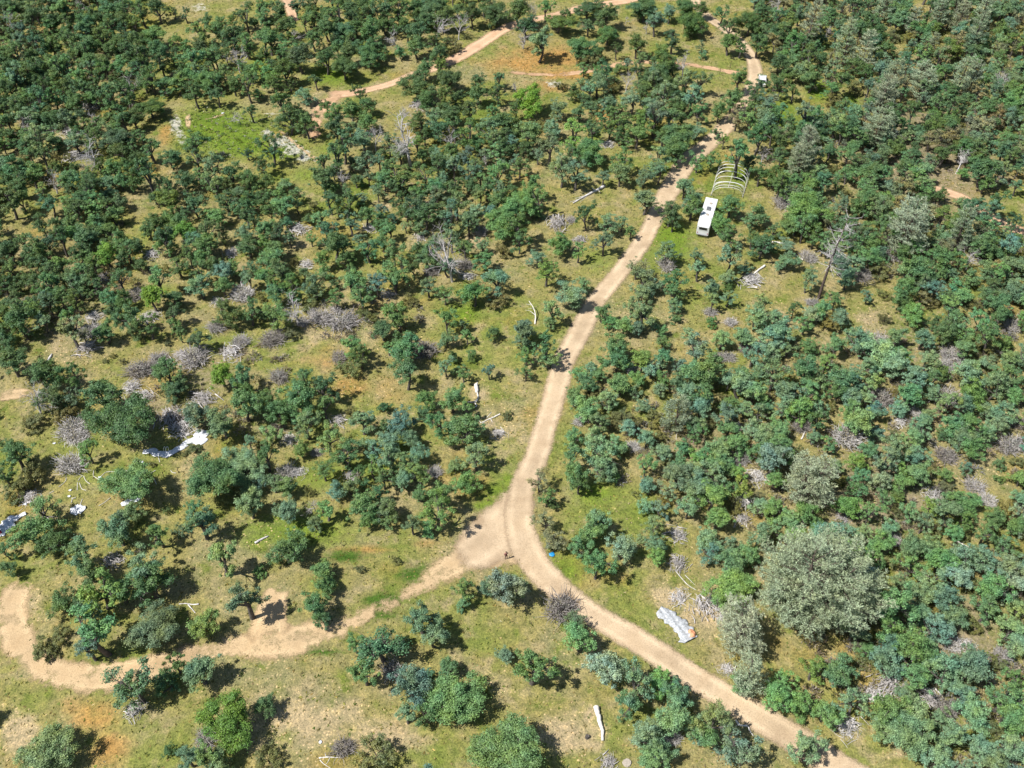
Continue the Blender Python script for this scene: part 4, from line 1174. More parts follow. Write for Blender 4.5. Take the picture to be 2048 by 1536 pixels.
def oak_proto(t_, D, g=random):
    if D < 2.3:
        return g.choice(BYSTYLE['multi'] + BYSTYLE['round'][:2])
    if D > 6.3:
        return g.choice(BIG)
    r_ = g.random()
    if t_['t'] in 'yB' or (D > 6.5 and t_['t'] in 'oB'):
        return g.choice(BYSTYLE['round'])
    if t_['t'] == 'g':
        return g.choice(BYSTYLE['ragged'])
    if t_['t'] == 'd':
        return g.choice(BYSTYLE['round']) if r_ < .5 else g.choice(BYSTYLE['open'] if r_ < .85 else BYSTYLE['tall'])
    if t_['px'] > 1150 and t_['py'] > 700:
        return g.choice(BYSTYLE['round']) if r_ < .68 else g.choice(BYSTYLE['open'] if r_ < .9 else BYSTYLE['ragged'])
    return g.choice(BYSTYLE['round']) if r_ < .40 else g.choice(BYSTYLE['open'] if r_ < .68 else (BYSTYLE['tall'] if r_ < .88 else BYSTYLE['ragged']))


# every single oak: the 300 that show largest
cands = ranker(oaks + [f for f in fill if KIND[f['t']] == 'oak'])
for i_, t_ in enumerate(solo):
    D_ = t_['w'] / ppm(at(t_['px'], t_['py'], 2.5))
    pr = oak_proto(t_, D_)
    zm = random.uniform(.85, 1.15) * (1 if D_ < 6 else .84)
    put('oak_tree', pr, t_, (('trunk', 'tm'), ('crown', 'cm')), label_for(t_, cands[i_], 'oak', LOOK[t_['t']], D_), 'oak tree', 'oaks standing on the meadow', tint(t_['t'], t_['px'], t_['py']), zm)


def woodland(name, things, label, cat):
    """one object whose points carry oaks (geometry nodes); each point has its own size, turn and tint"""
    n = len(things)
    P, RZ, SC_, TN, PI = np.zeros((n, 3)), np.zeros(n), np.zeros((n, 3)), np.zeros((n, 4)), np.zeros(n, dtype=np.int32)
    keys = sorted(SOURCE)
    for i, t_ in enumerate(things):
        shrub = t_['t'] == 'k'
        P_ = at(t_['px'], t_['py'], 1.0 if shrub else 2.5)
        D_ = t_['w'] / ppm(P_)
        pr = random.choice(BYSTYLE['multi']) if shrub else oak_proto(t_, D_)
        if pr['cm'].name not in SOURCE:
            pr = next(p for p in OAKS if p['cm'].name in SOURCE)
        k_ = D_ / pr['D']
        kz = k_ * random.uniform(.85, 1.2)
        if not t_.get('fill'):
            P_ = at(t_['px'], t_['py'], pr['zc'] * kz)
        else:
            P_ = np.array([t_['xy'][0], t_['xy'][1], 0])
        P[i] = (P_[0], P_[1], float(hgt(P_[0], P_[1])))
        RZ[i] = random.uniform(0, 6.28)
        el = random.uniform(.88, 1.14)
        SC_[i] = (k_ * el, k_ * (2 - el), kz)
        TN[i] = tint(t_['t'], t_['px'], t_['py'])
        PI[i] = keys.index(pr['cm'].name)
    me = bpy.data.meshes.new(name)
    me.vertices.add(n)
    me.vertices.foreach_set('co', P.astype(np.float32).ravel())
    for nm, tp_, arr in (('turn', 'FLOAT', RZ), ('size', 'FLOAT_VECTOR', SC_), ('tint', 'FLOAT_COLOR', TN), ('shape', 'INT', PI)):
        a_ = me.attributes.new(nm, tp_, 'POINT')
        a_.data.foreach_set({'FLOAT': 'value', 'INT': 'value', 'FLOAT_VECTOR': 'vector', 'FLOAT_COLOR': 'color'}[tp_], arr.astype(np.int32 if tp_ == 'INT' else np.float32).ravel())
    me.materials.append(M_LEAFA)
    me.materials.append(M_BARK)
    o = link(bpy.data.objects.new(name, me))
    nt = bpy.data.node_groups.new(name, 'GeometryNodeTree')
    nt.interface.new_socket('Geometry', in_out='INPUT', socket_type='NodeSocketGeometry')
    nt.interface.new_socket('Geometry', in_out='OUTPUT', socket_type='NodeSocketGeometry')
    gi, go = nt.nodes.new('NodeGroupInput'), nt.nodes.new('NodeGroupOutput')

    def named(nm, tp_):
        q = nt.nodes.new('GeometryNodeInputNamedAttribute')
        q.data_type = tp_
        q.inputs[0].default_value = nm
        return q.outputs[0]
    turn, size, shape = named('turn', 'FLOAT'), named('size', 'FLOAT_VECTOR'), named('shape', 'INT')
    cx = nt.nodes.new('ShaderNodeCombineXYZ')
    nt.links.new(turn, cx.inputs[2])
    join = nt.nodes.new('GeometryNodeJoinGeometry')
    for i, kname in enumerate(keys):
        cr_, tk_ = SOURCE[kname]
        parts = nt.nodes.new('GeometryNodeJoinGeometry')
        for ob, mt in ((tk_, None), (cr_, M_LEAFA)):
            oi = nt.nodes.new('GeometryNodeObjectInfo')
            oi.inputs[0].default_value = ob
            src = oi.outputs['Geometry']
            if mt:
                sm = nt.nodes.new('GeometryNodeSetMaterial')
                sm.inputs['Material'].default_value = mt
                nt.links.new(src, sm.inputs['Geometry'])
                src = sm.outputs[0]
            nt.links.new(src, parts.inputs[0])
        cmp_ = nt.nodes.new('FunctionNodeCompare')
        cmp_.data_type = 'INT'
        cmp_.operation = 'EQUAL'
        nt.links.new(shape, cmp_.inputs[2])
        cmp_.inputs[3].default_value = i
        ip = nt.nodes.new('GeometryNodeInstanceOnPoints')
        nt.links.new(gi.outputs[0], ip.inputs['Points'])
        nt.links.new(cmp_.outputs[0], ip.inputs['Selection'])
        nt.links.new(parts.outputs[0], ip.inputs['Instance'])
        nt.links.new(cx.outputs[0], ip.inputs['Rotation'])
        nt.links.new(size, ip.inputs['Scale'])
        nt.links.new(ip.outputs[0], join.inputs[0])
    nt.links.new(join.outputs[0], go.inputs[0])
    md = o.modifiers.new('oaks', 'NODES')
    md.node_group = nt
    return tag(o, label, cat, kind='stuff')



# shrubs, pines, grey bushes, heaps, dead trees: all of them one by one
shr = [t_ for t_ in trees if t_['t'] == 'k']
cs = ranker(shr)
for t_, c_ in zip(shr, cs):
    D_ = t_['w'] / ppm(at(t_['px'], t_['py'], 1))
    put('shrub', random.choice(BYSTYLE['multi']), t_, (('stem', 'tm'), ('foliage', 'cm')), label_for(t_, c_, 'shrub', 'low olive', D_ * 1.6), 'shrub', 'low shrubs among the oaks', tint('k'), random.uniform(.7, 1.0))
woodland('oak_woodland', mass, 'dense woodland of smaller and farther oaks behind the open meadow', 'woodland')
fsh = [f for f in fill if f['t'] == 'k']
woodland('understory_shrubs', fsh, 'low olive and brown brush growing between the oaks', 'brush')

pines = [t_ for t_ in trees if t_['t'] == 'p'] + [f for f in fill if f['t'] == 'p']
cp = ranker(pines)
for t_, c_ in zip(pines, cp):
    D_ = t_['w'] / ppm(at(t_['px'], t_['py'], 4))
    pr = PINES[5] if D_ > 14 else (PINES[4] if D_ > 6.2 else random.choice(PINES[:4]))
    c3 = np.array((.345, .405, .275)) * (1.0 if D_ > 14 else rng.uniform(.85, 1.12)) * (1 + rng.normal(0, .03, 3))
    lab = 'huge grey green pine with spreading crown beside the dirt road' if D_ > 14 else label_for(t_, c_, 'pine', 'grey green', D_)
    put('pine_tree', pr, t_, (('trunk', 'tm'), ('crown', 'cm')), lab, 'pine tree', 'grey pines', tuple(c3) + (1,), 1.12 if D_ > 14 else random.uniform(.85, 1.05), None)

gb = [t_ for t_ in trees if t_['t'] == 's']
cg = ranker(gb)
for t_, c_ in zip(gb, cg):
    D_ = t_['w'] / ppm(at(t_['px'], t_['py'], 1))
    c3 = np.array((.30, .285, .235)) * rng.uniform(.75, 1.2)
    put('grey_bush', random.choice(GREYB), t_, (('twigs', 'tm'), ('foliage', 'cm')), label_for(t_, c_, 'bush', 'grey leafless', D_ * 1.4), 'bush', 'grey leafless bushes', tuple(c3) + (1,), random.uniform(.8, 1.1))
hp = [t_ for t_ in trees if t_['t'] == 'S']
ch = ranker(hp)
for i_, (t_, c_) in enumerate(zip(hp, ch)):
    D_ = t_['w'] / ppm(at(t_['px'], t_['py'], .5))
    pr = HEAPS[i_ % 5]
    put('branch_heap', pr, t_, (('branches', 'tm'),), label_for(t_, c_, 'heap', 'dead branch', D_ * 1.4), 'brush pile', 'heaps of dead branches', None, random.uniform(.8, 1.2))
sn = [t_ for t_ in trees if t_['t'] == 'D']
cn = ranker(sn)
for i_, (t_, c_) in enumerate(zip(sn, cn)):
    D_ = t_['w'] / ppm(at(t_['px'], t_['py'], 3))
    pr = SNAGS[i_ % 4]
    put('dead_tree', pr, t_, (('bare_branches', 'tm'),), label_for(t_, c_, 'tree', 'bare grey dead', D_), 'dead tree', 'bare dead trees', None, random.uniform(.72, .95))

# ------------------------------------------------------------------ grass tufts
ng = 85000
gxr = rng.uniform(-130, 130, ng)
gyr = rng.uniform(40, 250, ng)
px_, py_ = pix(np.stack([gxr, gyr, np.zeros(ng)], 1))
ok = (px_ > -40) & (px_ < 2090) & (py_ > -30) & (py_ < 1580)
gxr, gyr, px_, py_ = gxr[ok], gyr[ok], px_[ok], py_[ok]
rd = road_dist(np.stack([gxr, gyr], 1))
ok = (rd > -.45) & ((rd > .2) | (rng.random(len(rd)) < .5))
gxr, gyr, px_, py_ = gxr[ok], gyr[ok], px_[ok], py_[ok]
ng = len(gxr)
pal = np.array([(.20, .20, .045), (.32, .26, .11), (.13, .18, .03), (.44, .36, .18), (.24, .20, .07), (.10, .14, .03)])
tc = pal[rng.integers(0, 6, ng)] * rng.uniform(.75, 1.2, ng)[:, None]
base = np.stack([gxr, gyr, hgt(gxr, gyr)], 1)
VV, QQ = [], []
hh = rng.uniform(.03, .13, ng)
ww = rng.uniform(.10, .26, ng)
for k in range(2):
    a_ = rng.uniform(0, 6.28, ng)
    dv = np.stack([np.cos(a_), np.sin(a_), np.zeros(ng)], 1) * ww[:, None]
    upv = np.stack([rng.normal(0, .08, ng), rng.normal(0, .08, ng), hh], 1)
    V = np.stack([base - dv * .4, base + dv * .4, base + dv + upv, base - dv + upv * .8], 1).reshape(-1, 3)
    VV.append(V)
    QQ.append(np.arange(4 * ng).reshape(ng, 4) + 4 * ng * k)
cc = np.concatenate([np.repeat(np.concatenate([tc, np.ones((ng, 1))], 1), 4, 0)] * 2)
me = quad_mesh('grass_tufts', np.concatenate(VV), np.concatenate(QQ), M_NEEDLEA, cols=dict(tint=cc))
tag(link(bpy.data.objects.new('grass_tufts', me)), 'scattered tufts of dry and green grass on the meadow', 'grass', kind='stuff')

# ------------------------------------------------------------------ dry brush between the oaks of the dense woods
DRY = [([(1560, 700), (2100, 640), (2100, 1560), (1900, 1560), (1760, 1430), (1600, 1380), (1560, 1050), (1500, 850)], 520),
       ([(1160, 780), (1560, 700), (1560, 1060), (1300, 1060), (1180, 900)], 130),
       ([(1500, 0), (2080, 0), (2080, 640), (1900, 640), (1650, 520), (1540, 420)], 420),
       ([(0, 0), (250, 0), (240, 250), (300, 560), (60, 690), (0, 690)], 200),
       ([(360, 690), (560, 690), (620, 780), (540, 900), (340, 850), (200, 860)], 70),
       ([(620, 600), (860, 590), (840, 660), (640, 690)], 30)]
Pb, Db, Tb = [], [], []
for poly, cnt in DRY:
    xs, ys = [p[0] for p in poly], [p[1] for p in poly]
    got = 0
    for _ in range(cnt * 5):
        x, y = random.uniform(min(xs), max(xs)), random.uniform(min(ys), max(ys))
        if not inside(poly, x, y) or any(((x - a_) / rx_) ** 2 + ((y - b_) / ry_) ** 2 < .8 for a_, b_, rx_, ry_ in OPEN):
            continue
        p = at(x, y)
        if road_dist(p[:2])[0] < 1.2:
            continue
        got += 1
        r_ = random.uniform(.55, 1.25)
        n = int(85 * r_)
        v_ = rng.normal(0, 1, (n, 3))
        v_[:, 2] = np.abs(v_[:, 2]) * .8 + .1
        v_ /= np.linalg.norm(v_, axis=1)[:, None]
        Pb.append(np.array([p[0], p[1], p[2]]) + v_ * (rng.uniform(.25, .8, n) * r_)[:, None] * np.array([1, 1, .75]))
        Db.append(v_)
        c_ = random.choice([(.30, .255, .20), (.22, .185, .16), (.33, .285, .19), (.26, .235, .215), (.19, .20, .09)])
        Tb.append(np.tile(np.array(c_) * random.uniform(.75, 1.15), (n, 1)))
        if got >= cnt:
            break
P_, D_, T_ = np.concatenate(Pb), np.concatenate(Db), np.concatenate(Tb)
n = len(P_)
D_ = D_ + rng.normal(0, .45, (n, 3))
D_ /= np.linalg.norm(D_, axis=1)[:, None]
S_ = np.cross(D_, rng.normal(0, 1, (n, 3)))
S_ /= np.linalg.norm(S_, axis=1)[:, None] + 1e-9
ln, wd = rng.uniform(.25, .6, n)[:, None], rng.uniform(.03, .065, n)[:, None]
V = np.stack([P_ - S_ * wd, P_ + D_ * ln * .5 - S_ * wd * 1.3, P_ + D_ * ln, P_ + D_ * ln * .5 + S_ * wd * 1.3], 1).reshape(-1, 3)
me = quad_mesh('dry_brush', V, np.arange(4 * n).reshape(n, 4), M_NEEDLEA, cols=dict(tint=np.repeat(np.concatenate([T_, np.ones((n, 1))], 1), 4, 0)))
tag(link(bpy.data.objects.new('dry_brush', me)), 'grey and tan dry brush covering the ground between dense oaks', 'brush', kind='stuff')


# ------------------------------------------------------------------ weeds in the rows of the green clearing
Pb, Tb = [], []
CLR = [(335, 225), (400, 212), (470, 226), (545, 232), (600, 285), (640, 325), (590, 335), (520, 305), (440, 322), (350, 300)]
for _ in range(1500):
    x, y = random.uniform(330, 645), random.uniform(212, 336)
    if not inside(CLR, x, y):
        continue
    p = at(x, y)
    row = math.sin(p[0] * 1.3 + p[1] * 2.2)
    if row < -.2 and random.random() < .7:
        continue
    n = random.randint(8, 20)
    r_ = random.uniform(.18, .5)
    Pb.append(np.array([p[0], p[1], p[2] + .04]) + np.abs(rng.normal(0, 1, (n, 3))) * np.array([0, 0, .16]) + rng.normal(0, .5, (n, 3)) * r_ * np.array([1, 1, 0]))
    Tb.append(np.tile(np.array(random.choice([(.12, .20, .03), (.17, .23, .05), (.09, .15, .03), (.36, .36, .28), (.24, .25, .10)])) * random.uniform(.8, 1.2), (n, 1)))
P_, T_ = np.concatenate(Pb), np.concatenate(Tb)
V, Q = cards(P_, np.tile([0, 0, 1.], (len(P_), 1)), .2, .7, .6)
me = quad_mesh('clearing_weeds', V, Q, M_NEEDLEA, cols=dict(tint=np.repeat(np.concatenate([T_, np.ones((len(P_), 1))], 1), 4, 0)))
tag(link(bpy.data.objects.new('clearing_weeds', me)), 'low green weeds in rows covering the far left clearing', 'weeds', kind='stuff')


# ------------------------------------------------------------------ tarps and sheets
def sheet(name, line, mat, label, cat, seed, crumple=.16, group=None, nl=46, nw=13):
    g = np.random.default_rng(seed)
    S = spline([(a_, b_, c_) for a_, b_, c_ in line], 8)
    W_ = np.array([at(a_, b_) for a_, b_, _ in S])
    s_ = np.concatenate([[0], np.cumsum(np.hypot(*np.diff(W_[:, :2], axis=0).T))])
    t = np.linspace(0, s_[-1], nl)
    X, Y, HW = np.interp(t, s_, W_[:, 0]), np.interp(t, s_, W_[:, 1]), np.interp(t, s_, S[:, 2])
    Tn = np.gradient(np.stack([X, Y], 1), axis=0)
    Tn /= np.linalg.norm(Tn, axis=1)[:, None]
    N = np.stack([-Tn[:, 1], Tn[:, 0]], 1)
    eL = 1 + np.convolve(g.normal(0, .32, nl + 8), np.hanning(11)[1:-1] / 5 * 1.5, 'valid')
    eR = 1 + np.convolve(g.normal(0, .32, nl + 8), np.hanning(11)[1:-1] / 5 * 1.5, 'valid')
    V = []
    ph = g.uniform(0, 6.28, 12)
    c = np.array([X.mean(), Y.mean(), float(hgt(X.mean(), Y.mean()))])
    for i in range(nl):
        for j in range(nw):
            u = j / (nw - 1) * 2 - 1
            w_ = HW[i] * (eL[i] if u < 0 else eR[i]) * u
            x, y = X[i] + N[i, 0] * w_, Y[i] + N[i, 1] * w_
            rid = abs(math.sin(x * 3.1 + y * 1.7 + ph[0])) * .5 + abs(math.sin(x * 1.3 - y * 4.3 + ph[1])) * .5 + abs(math.sin(x * 7.1 + y * 5.7 + ph[2])) * .3
            z = float(hgt(x, y)) + .03 + crumple * (rid * (1 - .75 * abs(u) ** 3)) + crumple * .35 * g.uniform(0, 1)
            V.append((x - c[0], y - c[1], z - c[2]))
    Q = [(i * nw + j, (i + 1) * nw + j, (i + 1) * nw + j + 1, i * nw + j + 1) for i in range(nl - 1) for j in range(nw - 1)]
    me = quad_mesh(name, V, np.array(Q), mat)
    o = link(bpy.data.objects.new(name, me))
    o.location = c
    md = o.modifiers.new('thickness', 'SOLIDIFY')
    md.thickness = .015
    return tag(o, label, cat, group)


sheet('plastic_tarp', [(286, 904, .45), (304, 902, .55), (311, 907, .6), (323, 909, .6), (343, 906, .6), (358, 897, .6), (372, 888, .62), (386, 882, .8), (397, 879, 1.35), (404, 871, 1.1), (417, 865, .5)],
      M_TARP, 'long curving strip of white plastic tarp below the largest dark oak', 'tarp', 1, .12, 'white tarps', 80)
sheet('plastic_tarp', [(141, 1022, .35), (147, 1021, .8), (155, 1020, .95), (163, 1018, .75), (172, 1015, .25)], M_TARP, 'round crumpled white tarp on open green grass', 'tarp', 2, .22, 'white tarps')
sheet('plastic_tarp', [(-6, 1072, .8), (6, 1060, 1.1), (16, 1050, 1.2), (26, 1040, .7), (38, 1034, .4), (53, 1028, .3)], M_TARP, 'white tarp tapering to a strip at the left edge', 'tarp', 3, .22, 'white tarps', 60)
sheet('plastic_tarp', [(243, 1011, .35), (256, 1005, .5), (270, 999, .6), (283, 990, .5)], M_TARP, 'white tarp half hidden behind an oak', 'tarp', 4, .15, 'white tarps')
sheet('weathered_tarp', [(1318, 1220, .7), (1330, 1228, 1.2), (1345, 1240, 1.25), (1360, 1255, 1.2), (1374, 1270, 1.25), (1382, 1281, .9)], M_TARPG, 'dirty white crumpled tarp between dirt road and branch heap', 'tarp', 5, .26, None, 60, 17)
sheet('orange_cloth', [(1380, 1262, .3), (1384, 1269, .42), (1386, 1277, .3)], M_ORANGE, 'small faded orange cloth at lower end of crumpled tarp', 'cloth', 6, .42, None, 14, 8)
sheet('red_cloth', [(-6, 1064, .3), (0, 1066, .4), (3, 1070, .25)], M_REDC, 'dark red cloth on the tarp at the left edge', 'cloth', 7, .5, None, 12, 7)
sheet('blue_sheet', [(1098, 1110, .25), (1103, 1109, .34), (1108, 1107, .28)], M_BLUE, 'small bright blue plastic sheet in grass by the road fork', 'sheet', 8, .14, None, 12, 8)
for i_, (x, y, lb) in enumerate([(109, 887, 'small white scrap on the grass above the round grey bush'), (141, 981, 'small white scrap between pipes above the round white tarp'), (139, 993, 'tiny white scrap just above the round white tarp'),
                                 (200, 955, 'tiny white scrap beside the bent pipes'), (51, 1009, 'small white scrap among dead branches near left edge'), (284, 924, 'small white scrap below the long white tarp'),
                                 (641, 1484, 'small white scrap left of the olive bush near the bottom'), (446, 227, 'tiny white scrap in the green clearing')]):
    sheet('white_scrap', [(x - 3, y, .12), (x, y, .2), (x + 3, y - 1, .1)], M_TARP, lb, 'scrap', 20 + i_, .12, 'white scraps', 8, 6)


# ------------------------------------------------------------------ fallen logs and branches
def cap_tube(bm, pts, rad, sides=8):
    V, Q = tube(pts, rad, sides)
    vs = [bm.verts.new(v_) for v_ in V]
    for q in Q:
        bm.faces.new([vs[i] for i in q])
    bm.faces.new(vs[:sides][::-1])
    bm.faces.new(vs[-sides:])


def log(name, lines, mat, label, cat, group='fallen logs and branches', seed=0):
    """first line is the trunk, the others its branches; points are (px, py) or (px, py, metres up)"""
    g = np.random.default_rng(seed)
    org = None
    o = None
    for li, (pts_, r0, r1) in enumerate(lines):
        S = spline([(p[0], p[1], (p[2] if len(p) > 2 else 0)) for p in pts_], 5)
        n = len(S)
        rad = np.linspace(r0, r1, n) * (1 + g.normal(0, .08, n))
        Wp = np.array([at(a_, b_, max(rad[i] * .8, c_)) for i, (a_, b_, c_) in enumerate(S)])
        Wp[1:-1, :2] += g.normal(0, r0 * .08, (n - 2, 2))
        if org is None:
            org = np.array([Wp[:, 0].mean(), Wp[:, 1].mean(), float(hgt(Wp[:, 0].mean(), Wp[:, 1].mean()))])
            o = empty(name, org)
            tag(o, label, cat, group)
        bm = bmesh.new()
        cap_tube(bm, Wp - org, rad, 8 if li == 0 else 5)
        me = bpy.data.meshes.new(name)
        bm.to_mesh(me)
        bm.free()
        me.materials.append(mat)
        for p_ in me.polygons:
            p_.use_smooth = True
        link(bpy.data.objects.new('trunk' if li == 0 else 'branch', me), o)
    return o


log('fallen_log', [([(1192, 1413), (1195, 1425), (1200, 1445), (1205, 1462), (1205, 1481)], .36, .17), ([(1194, 1418), (1189, 1414)], .14, .06)], M_LOG, 'thick bleached white log lying on dry grass near the bottom', 'log', seed=1)
log('fallen_log', [([(952, 769), (953, 776), (954, 784)], .34, .28), ([(954, 784, .3), (956, 792), (955, 800), (949, 806)], .14, .06), ([(955, 798), (946, 804), (936, 804), (930, 808)], .1, .04), ([(950, 806), (953, 812), (945, 816)], .12, .04), ([(953, 769, .4), (955, 765, .5)], .2, .1)],
    M_LOG, 'short white fallen trunk with twisted branches on the meadow', 'log', seed=2)
log('fallen_branch', [([(1000, 828), (988, 834), (978, 838), (968, 843), (960, 846)], .13, .05), ([(981, 837), (985, 845)], .06, .03), ([(974, 835), (980, 828), (983, 824)], .06, .03), ([(966, 843), (965, 851)], .05, .02), ([(962, 845), (957, 840)], .05, .02), ([(970, 842), (963, 852)], .04, .02)],
    M_LOG, 'bare white branch lying left of a small round sapling bush', 'branch', seed=3)
log('fallen_log', [([(1209, 372), (1196, 379), (1182, 386), (1165, 395), (1146, 406)], .3, .12), ([(1190, 382), (1184, 375)], .1, .04), ([(1172, 391), (1150, 397)], .1, .03), ([(1196, 379), (1201, 386)], .12, .05), ([(1160, 398), (1140, 404)], .08, .03), ([(1180, 387), (1160, 404)], .06, .02)],
    M_DEAD, 'long grey fallen log with roots on meadow left of the road', 'log', seed=4)
log('fallen_branch', [([(1471, 1440), (1480, 1450), (1495, 1452), (1500, 1462), (1507, 1472)], .13, .06), ([(1478, 1448), (1472, 1452)], .06, .03), ([(1463, 1465), (1475, 1463)], .08, .05)], M_LOG, 'bent white branch beside the road near the bottom', 'branch', seed=5)
log('fallen_branch', [([(638, 1516), (655, 1514), (672, 1515), (688, 1514)], .08, .04), ([(652, 1515), (650, 1505)], .05, .02), ([(640, 1520), (648, 1528), (662, 1537)], .06, .03), ([(660, 1515), (655, 1525), (650, 1530)], .04, .02)], M_LOG, 'white antler shaped branch lying near the bottom edge', 'branch', seed=6)
log('fallen_branch', [([(398, 1208), (386, 1209), (372, 1207), (358, 1208)], .1, .05), ([(376, 1209), (384, 1218), (391, 1226)], .09, .05)], M_DEAD, 'forked grey branch in the grass above the left track', 'branch', seed=7)
log('fallen_log', [([(1530, 531), (1518, 539), (1505, 550)], .26, .12), ([(1508, 548), (1494, 560)], .08, .02), ([(1512, 544), (1520, 560)], .07, .02), ([(1506, 550), (1502, 566)], .06, .02), ([(1510, 546), (1488, 552)], .06, .02)], M_LOG, 'white log with splayed branches right of the road', 'log', seed=8)
log('fallen_log', [([(1543, 484), (1556, 485), (1570, 488)], .2, .16)], M_LOG, 'short white log in grass right of the camper trailer', 'log', seed=9)
log('fallen_log', [([(510, 1086), (522, 1079), (537, 1072)], .2, .1)], M_DEAD, 'grey log lying in green grass left of the dark grass patch', 'log', seed=10)
log('fallen_log', [([(92, 728), (98, 718), (104, 708)], .26, .14), ([(97, 720), (104, 722)], .08, .03)], M_DEAD, 'short grey log on dry grass at left', 'log', seed=11)
log('fallen_log', [([(1793, 1341), (1812, 1350), (1838, 1362)], .12, .05), ([(1796, 1342), (1815, 1330), (1824, 1322)], .12, .06), ([(1800, 1345), (1825, 1364)], .06, .03)], M_DEAD, 'forked pale log above the heaps at lower right', 'log', seed=12)
log('fallen_log', [([(1603, 878), (1608, 868), (1613, 850)], .13, .06), ([(1608, 868), (1600, 862)], .05, .02)], M_LOG, 'thin white log between oaks above the big right hand pine', 'log', seed=13)
log('fallen_log', [([(1586, 506), (1597, 514), (1607, 520)], .15, .1)], M_LOG, 'thin white log left of the tall dark snag', 'log', seed=14)
log('fallen_log', [([(1911, 1081), (1926, 1089), (1941, 1096)], .13, .07), ([(1924, 1088), (1930, 1082)], .05, .02)], M_LOG, 'thin pale log among oaks near the right edge', 'log', seed=15)
log('fallen_branch', [([(1070, 648), (1071, 634, .5), (1068, 618, 1.2), (1058, 602, 1.8)], .14, .05), ([(1070, 630, .7), (1060, 622, 1.0), (1050, 620, 1.2)], .05, .02), ([(1067, 616, 1.3), (1056, 618, 1.5)], .04, .02), ([(1064, 610, 1.4), (1052, 608, 1.5)], .04, .015)],
    M_LOG, 'curved bare white sapling leaning over the meadow left of the road', 'dead sapling', seed=16)
log('fallen_branch', [([(1348, 845), (1353, 858), (1352, 880)], .06, .03), ([(1352, 862), (1360, 856)], .04, .02)], M_LOG, 'thin white branch below the pine near the road', 'branch', seed=17)
log('fallen_branch', [([(1350, 1140), (1362, 1155), (1376, 1170), (1392, 1180)], .06, .03), ([(1370, 1150), (1390, 1170)], .05, .02)], M_DEAD, 'thin pale stick on grass above the biggest branch heap', 'branch', seed=18)
log('fallen_branch', [([(85, 1025), (90, 1032), (98, 1038)], .14, .08)], M_LOG, 'pale branch among oak leaves right of the left edge tarp', 'branch', seed=19)


def stump(px, py, r_, h_, mat, label):
    g = np.random.default_rng(int(px))
    c = at(px, py)
    bm = bmesh.new()
    cap_tube(bm, [(0, 0, -.1), (.01, .01, h_ * .4), (.02, 0, h_)], [r_ * 1.25, r_, r_ * .92], 10)
    for v_ in bm.verts:
        v_.co.x *= 1 + g.normal(0, .06)
        v_.co.y *= 1 + g.normal(0, .06)
    me = bpy.data.meshes.new('tree_stump')
    bm.to_mesh(me)
    bm.free()
    me.materials.append(mat)
    o = link(bpy.data.objects.new('tree_stump', me))
    o.location = c
    tag(o, label, 'stump', 'cut stumps')


stump(1254, 1526, .5, .25, M_STONE, 'wide pale cut stump near the bottom edge')
stump(1174, 1475, .25, .45, M_BARK, 'small dark stump left of the thick bleached log')

# tall dark dead pine
b0 = at(1637, 597)
ztop = 0.0
while pix(np.array([b0[0], b0[1], b0[2] + ztop]))[1] > 438 and ztop < 30:
    ztop += .1
o = empty('dead_pine', b0)
tag(o, 'tall dark dead pine with grey twigs standing at the meadow edge', 'dead tree')
g = np.random.default_rng(55)
A, A2 = Acc(), Acc()
tp = bez(np.array([0, 0, -.3]), np.array([1.2, .4, ztop]), np.array([-.5, 0, 0]), 12)
A.tube(tp, np.linspace(.30, .05, 12), 8)
for k in range(60):
    t = g.uniform(.40, 1)
    f = t * 11
    i = min(10, int(f))
    p0 = tp[i] + (tp[i + 1] - tp[i]) * (f - i)
    az = g.uniform(0, 6.28)
    ln_ = g.uniform(.8, 3.6) * (1.15 - .5 * t)
    e = p0 + np.array([math.cos(az) * ln_, math.sin(az) * ln_, ln_ * g.uniform(-.25, .45)])
    lp = bez(p0, e, np.array([0, 0, -.15 * ln_]), 5)
    A2.tube(lp, np.linspace(.055, .018, 5), 4)
    for q in range(9):
        st = lp[g.integers(1, 5)]
        A2.tube(bez(st, st + g.normal(0, .32, 3) + (e - p0) / ln_ * .2, g.normal(0, .05, 3), 3), [.02, .015, .008], 3)
link(bpy.data.objects.new('trunk', quad_mesh('dead_pine_trunk', *A.get(), M_PBARK, smooth=True)), o)
link(bpy.data.objects.new('bare_branches', quad_mesh('dead_pine_branches', *A2.get(), M_TWIG)), o)


# ------------------------------------------------------------------ pipes from collapsed hoops, posts
def pipe(name, pts_, r_, mat, label, cat, group):
    S = spline([(p[0], p[1], (p[2] if len(p) > 2 else 0)) for p in pts_], 6)
    Wp = np.array([at(a_, b_, max(r_ * 1.1, c_)) for a_, b_, c_ in S])
    c = np.array([Wp[0, 0], Wp[0, 1], float(hgt(Wp[0, 0], Wp[0, 1]))])
    bm = bmesh.new()
    cap_tube(bm, Wp - c, np.full(len(Wp), r_), 6)
    me = bpy.data.meshes.new(name)
    bm.to_mesh(me)
    bm.free()
    me.materials.append(mat)
    o = link(bpy.data.objects.new(name, me))
    o.location = c
    return tag(o, label, cat, group)


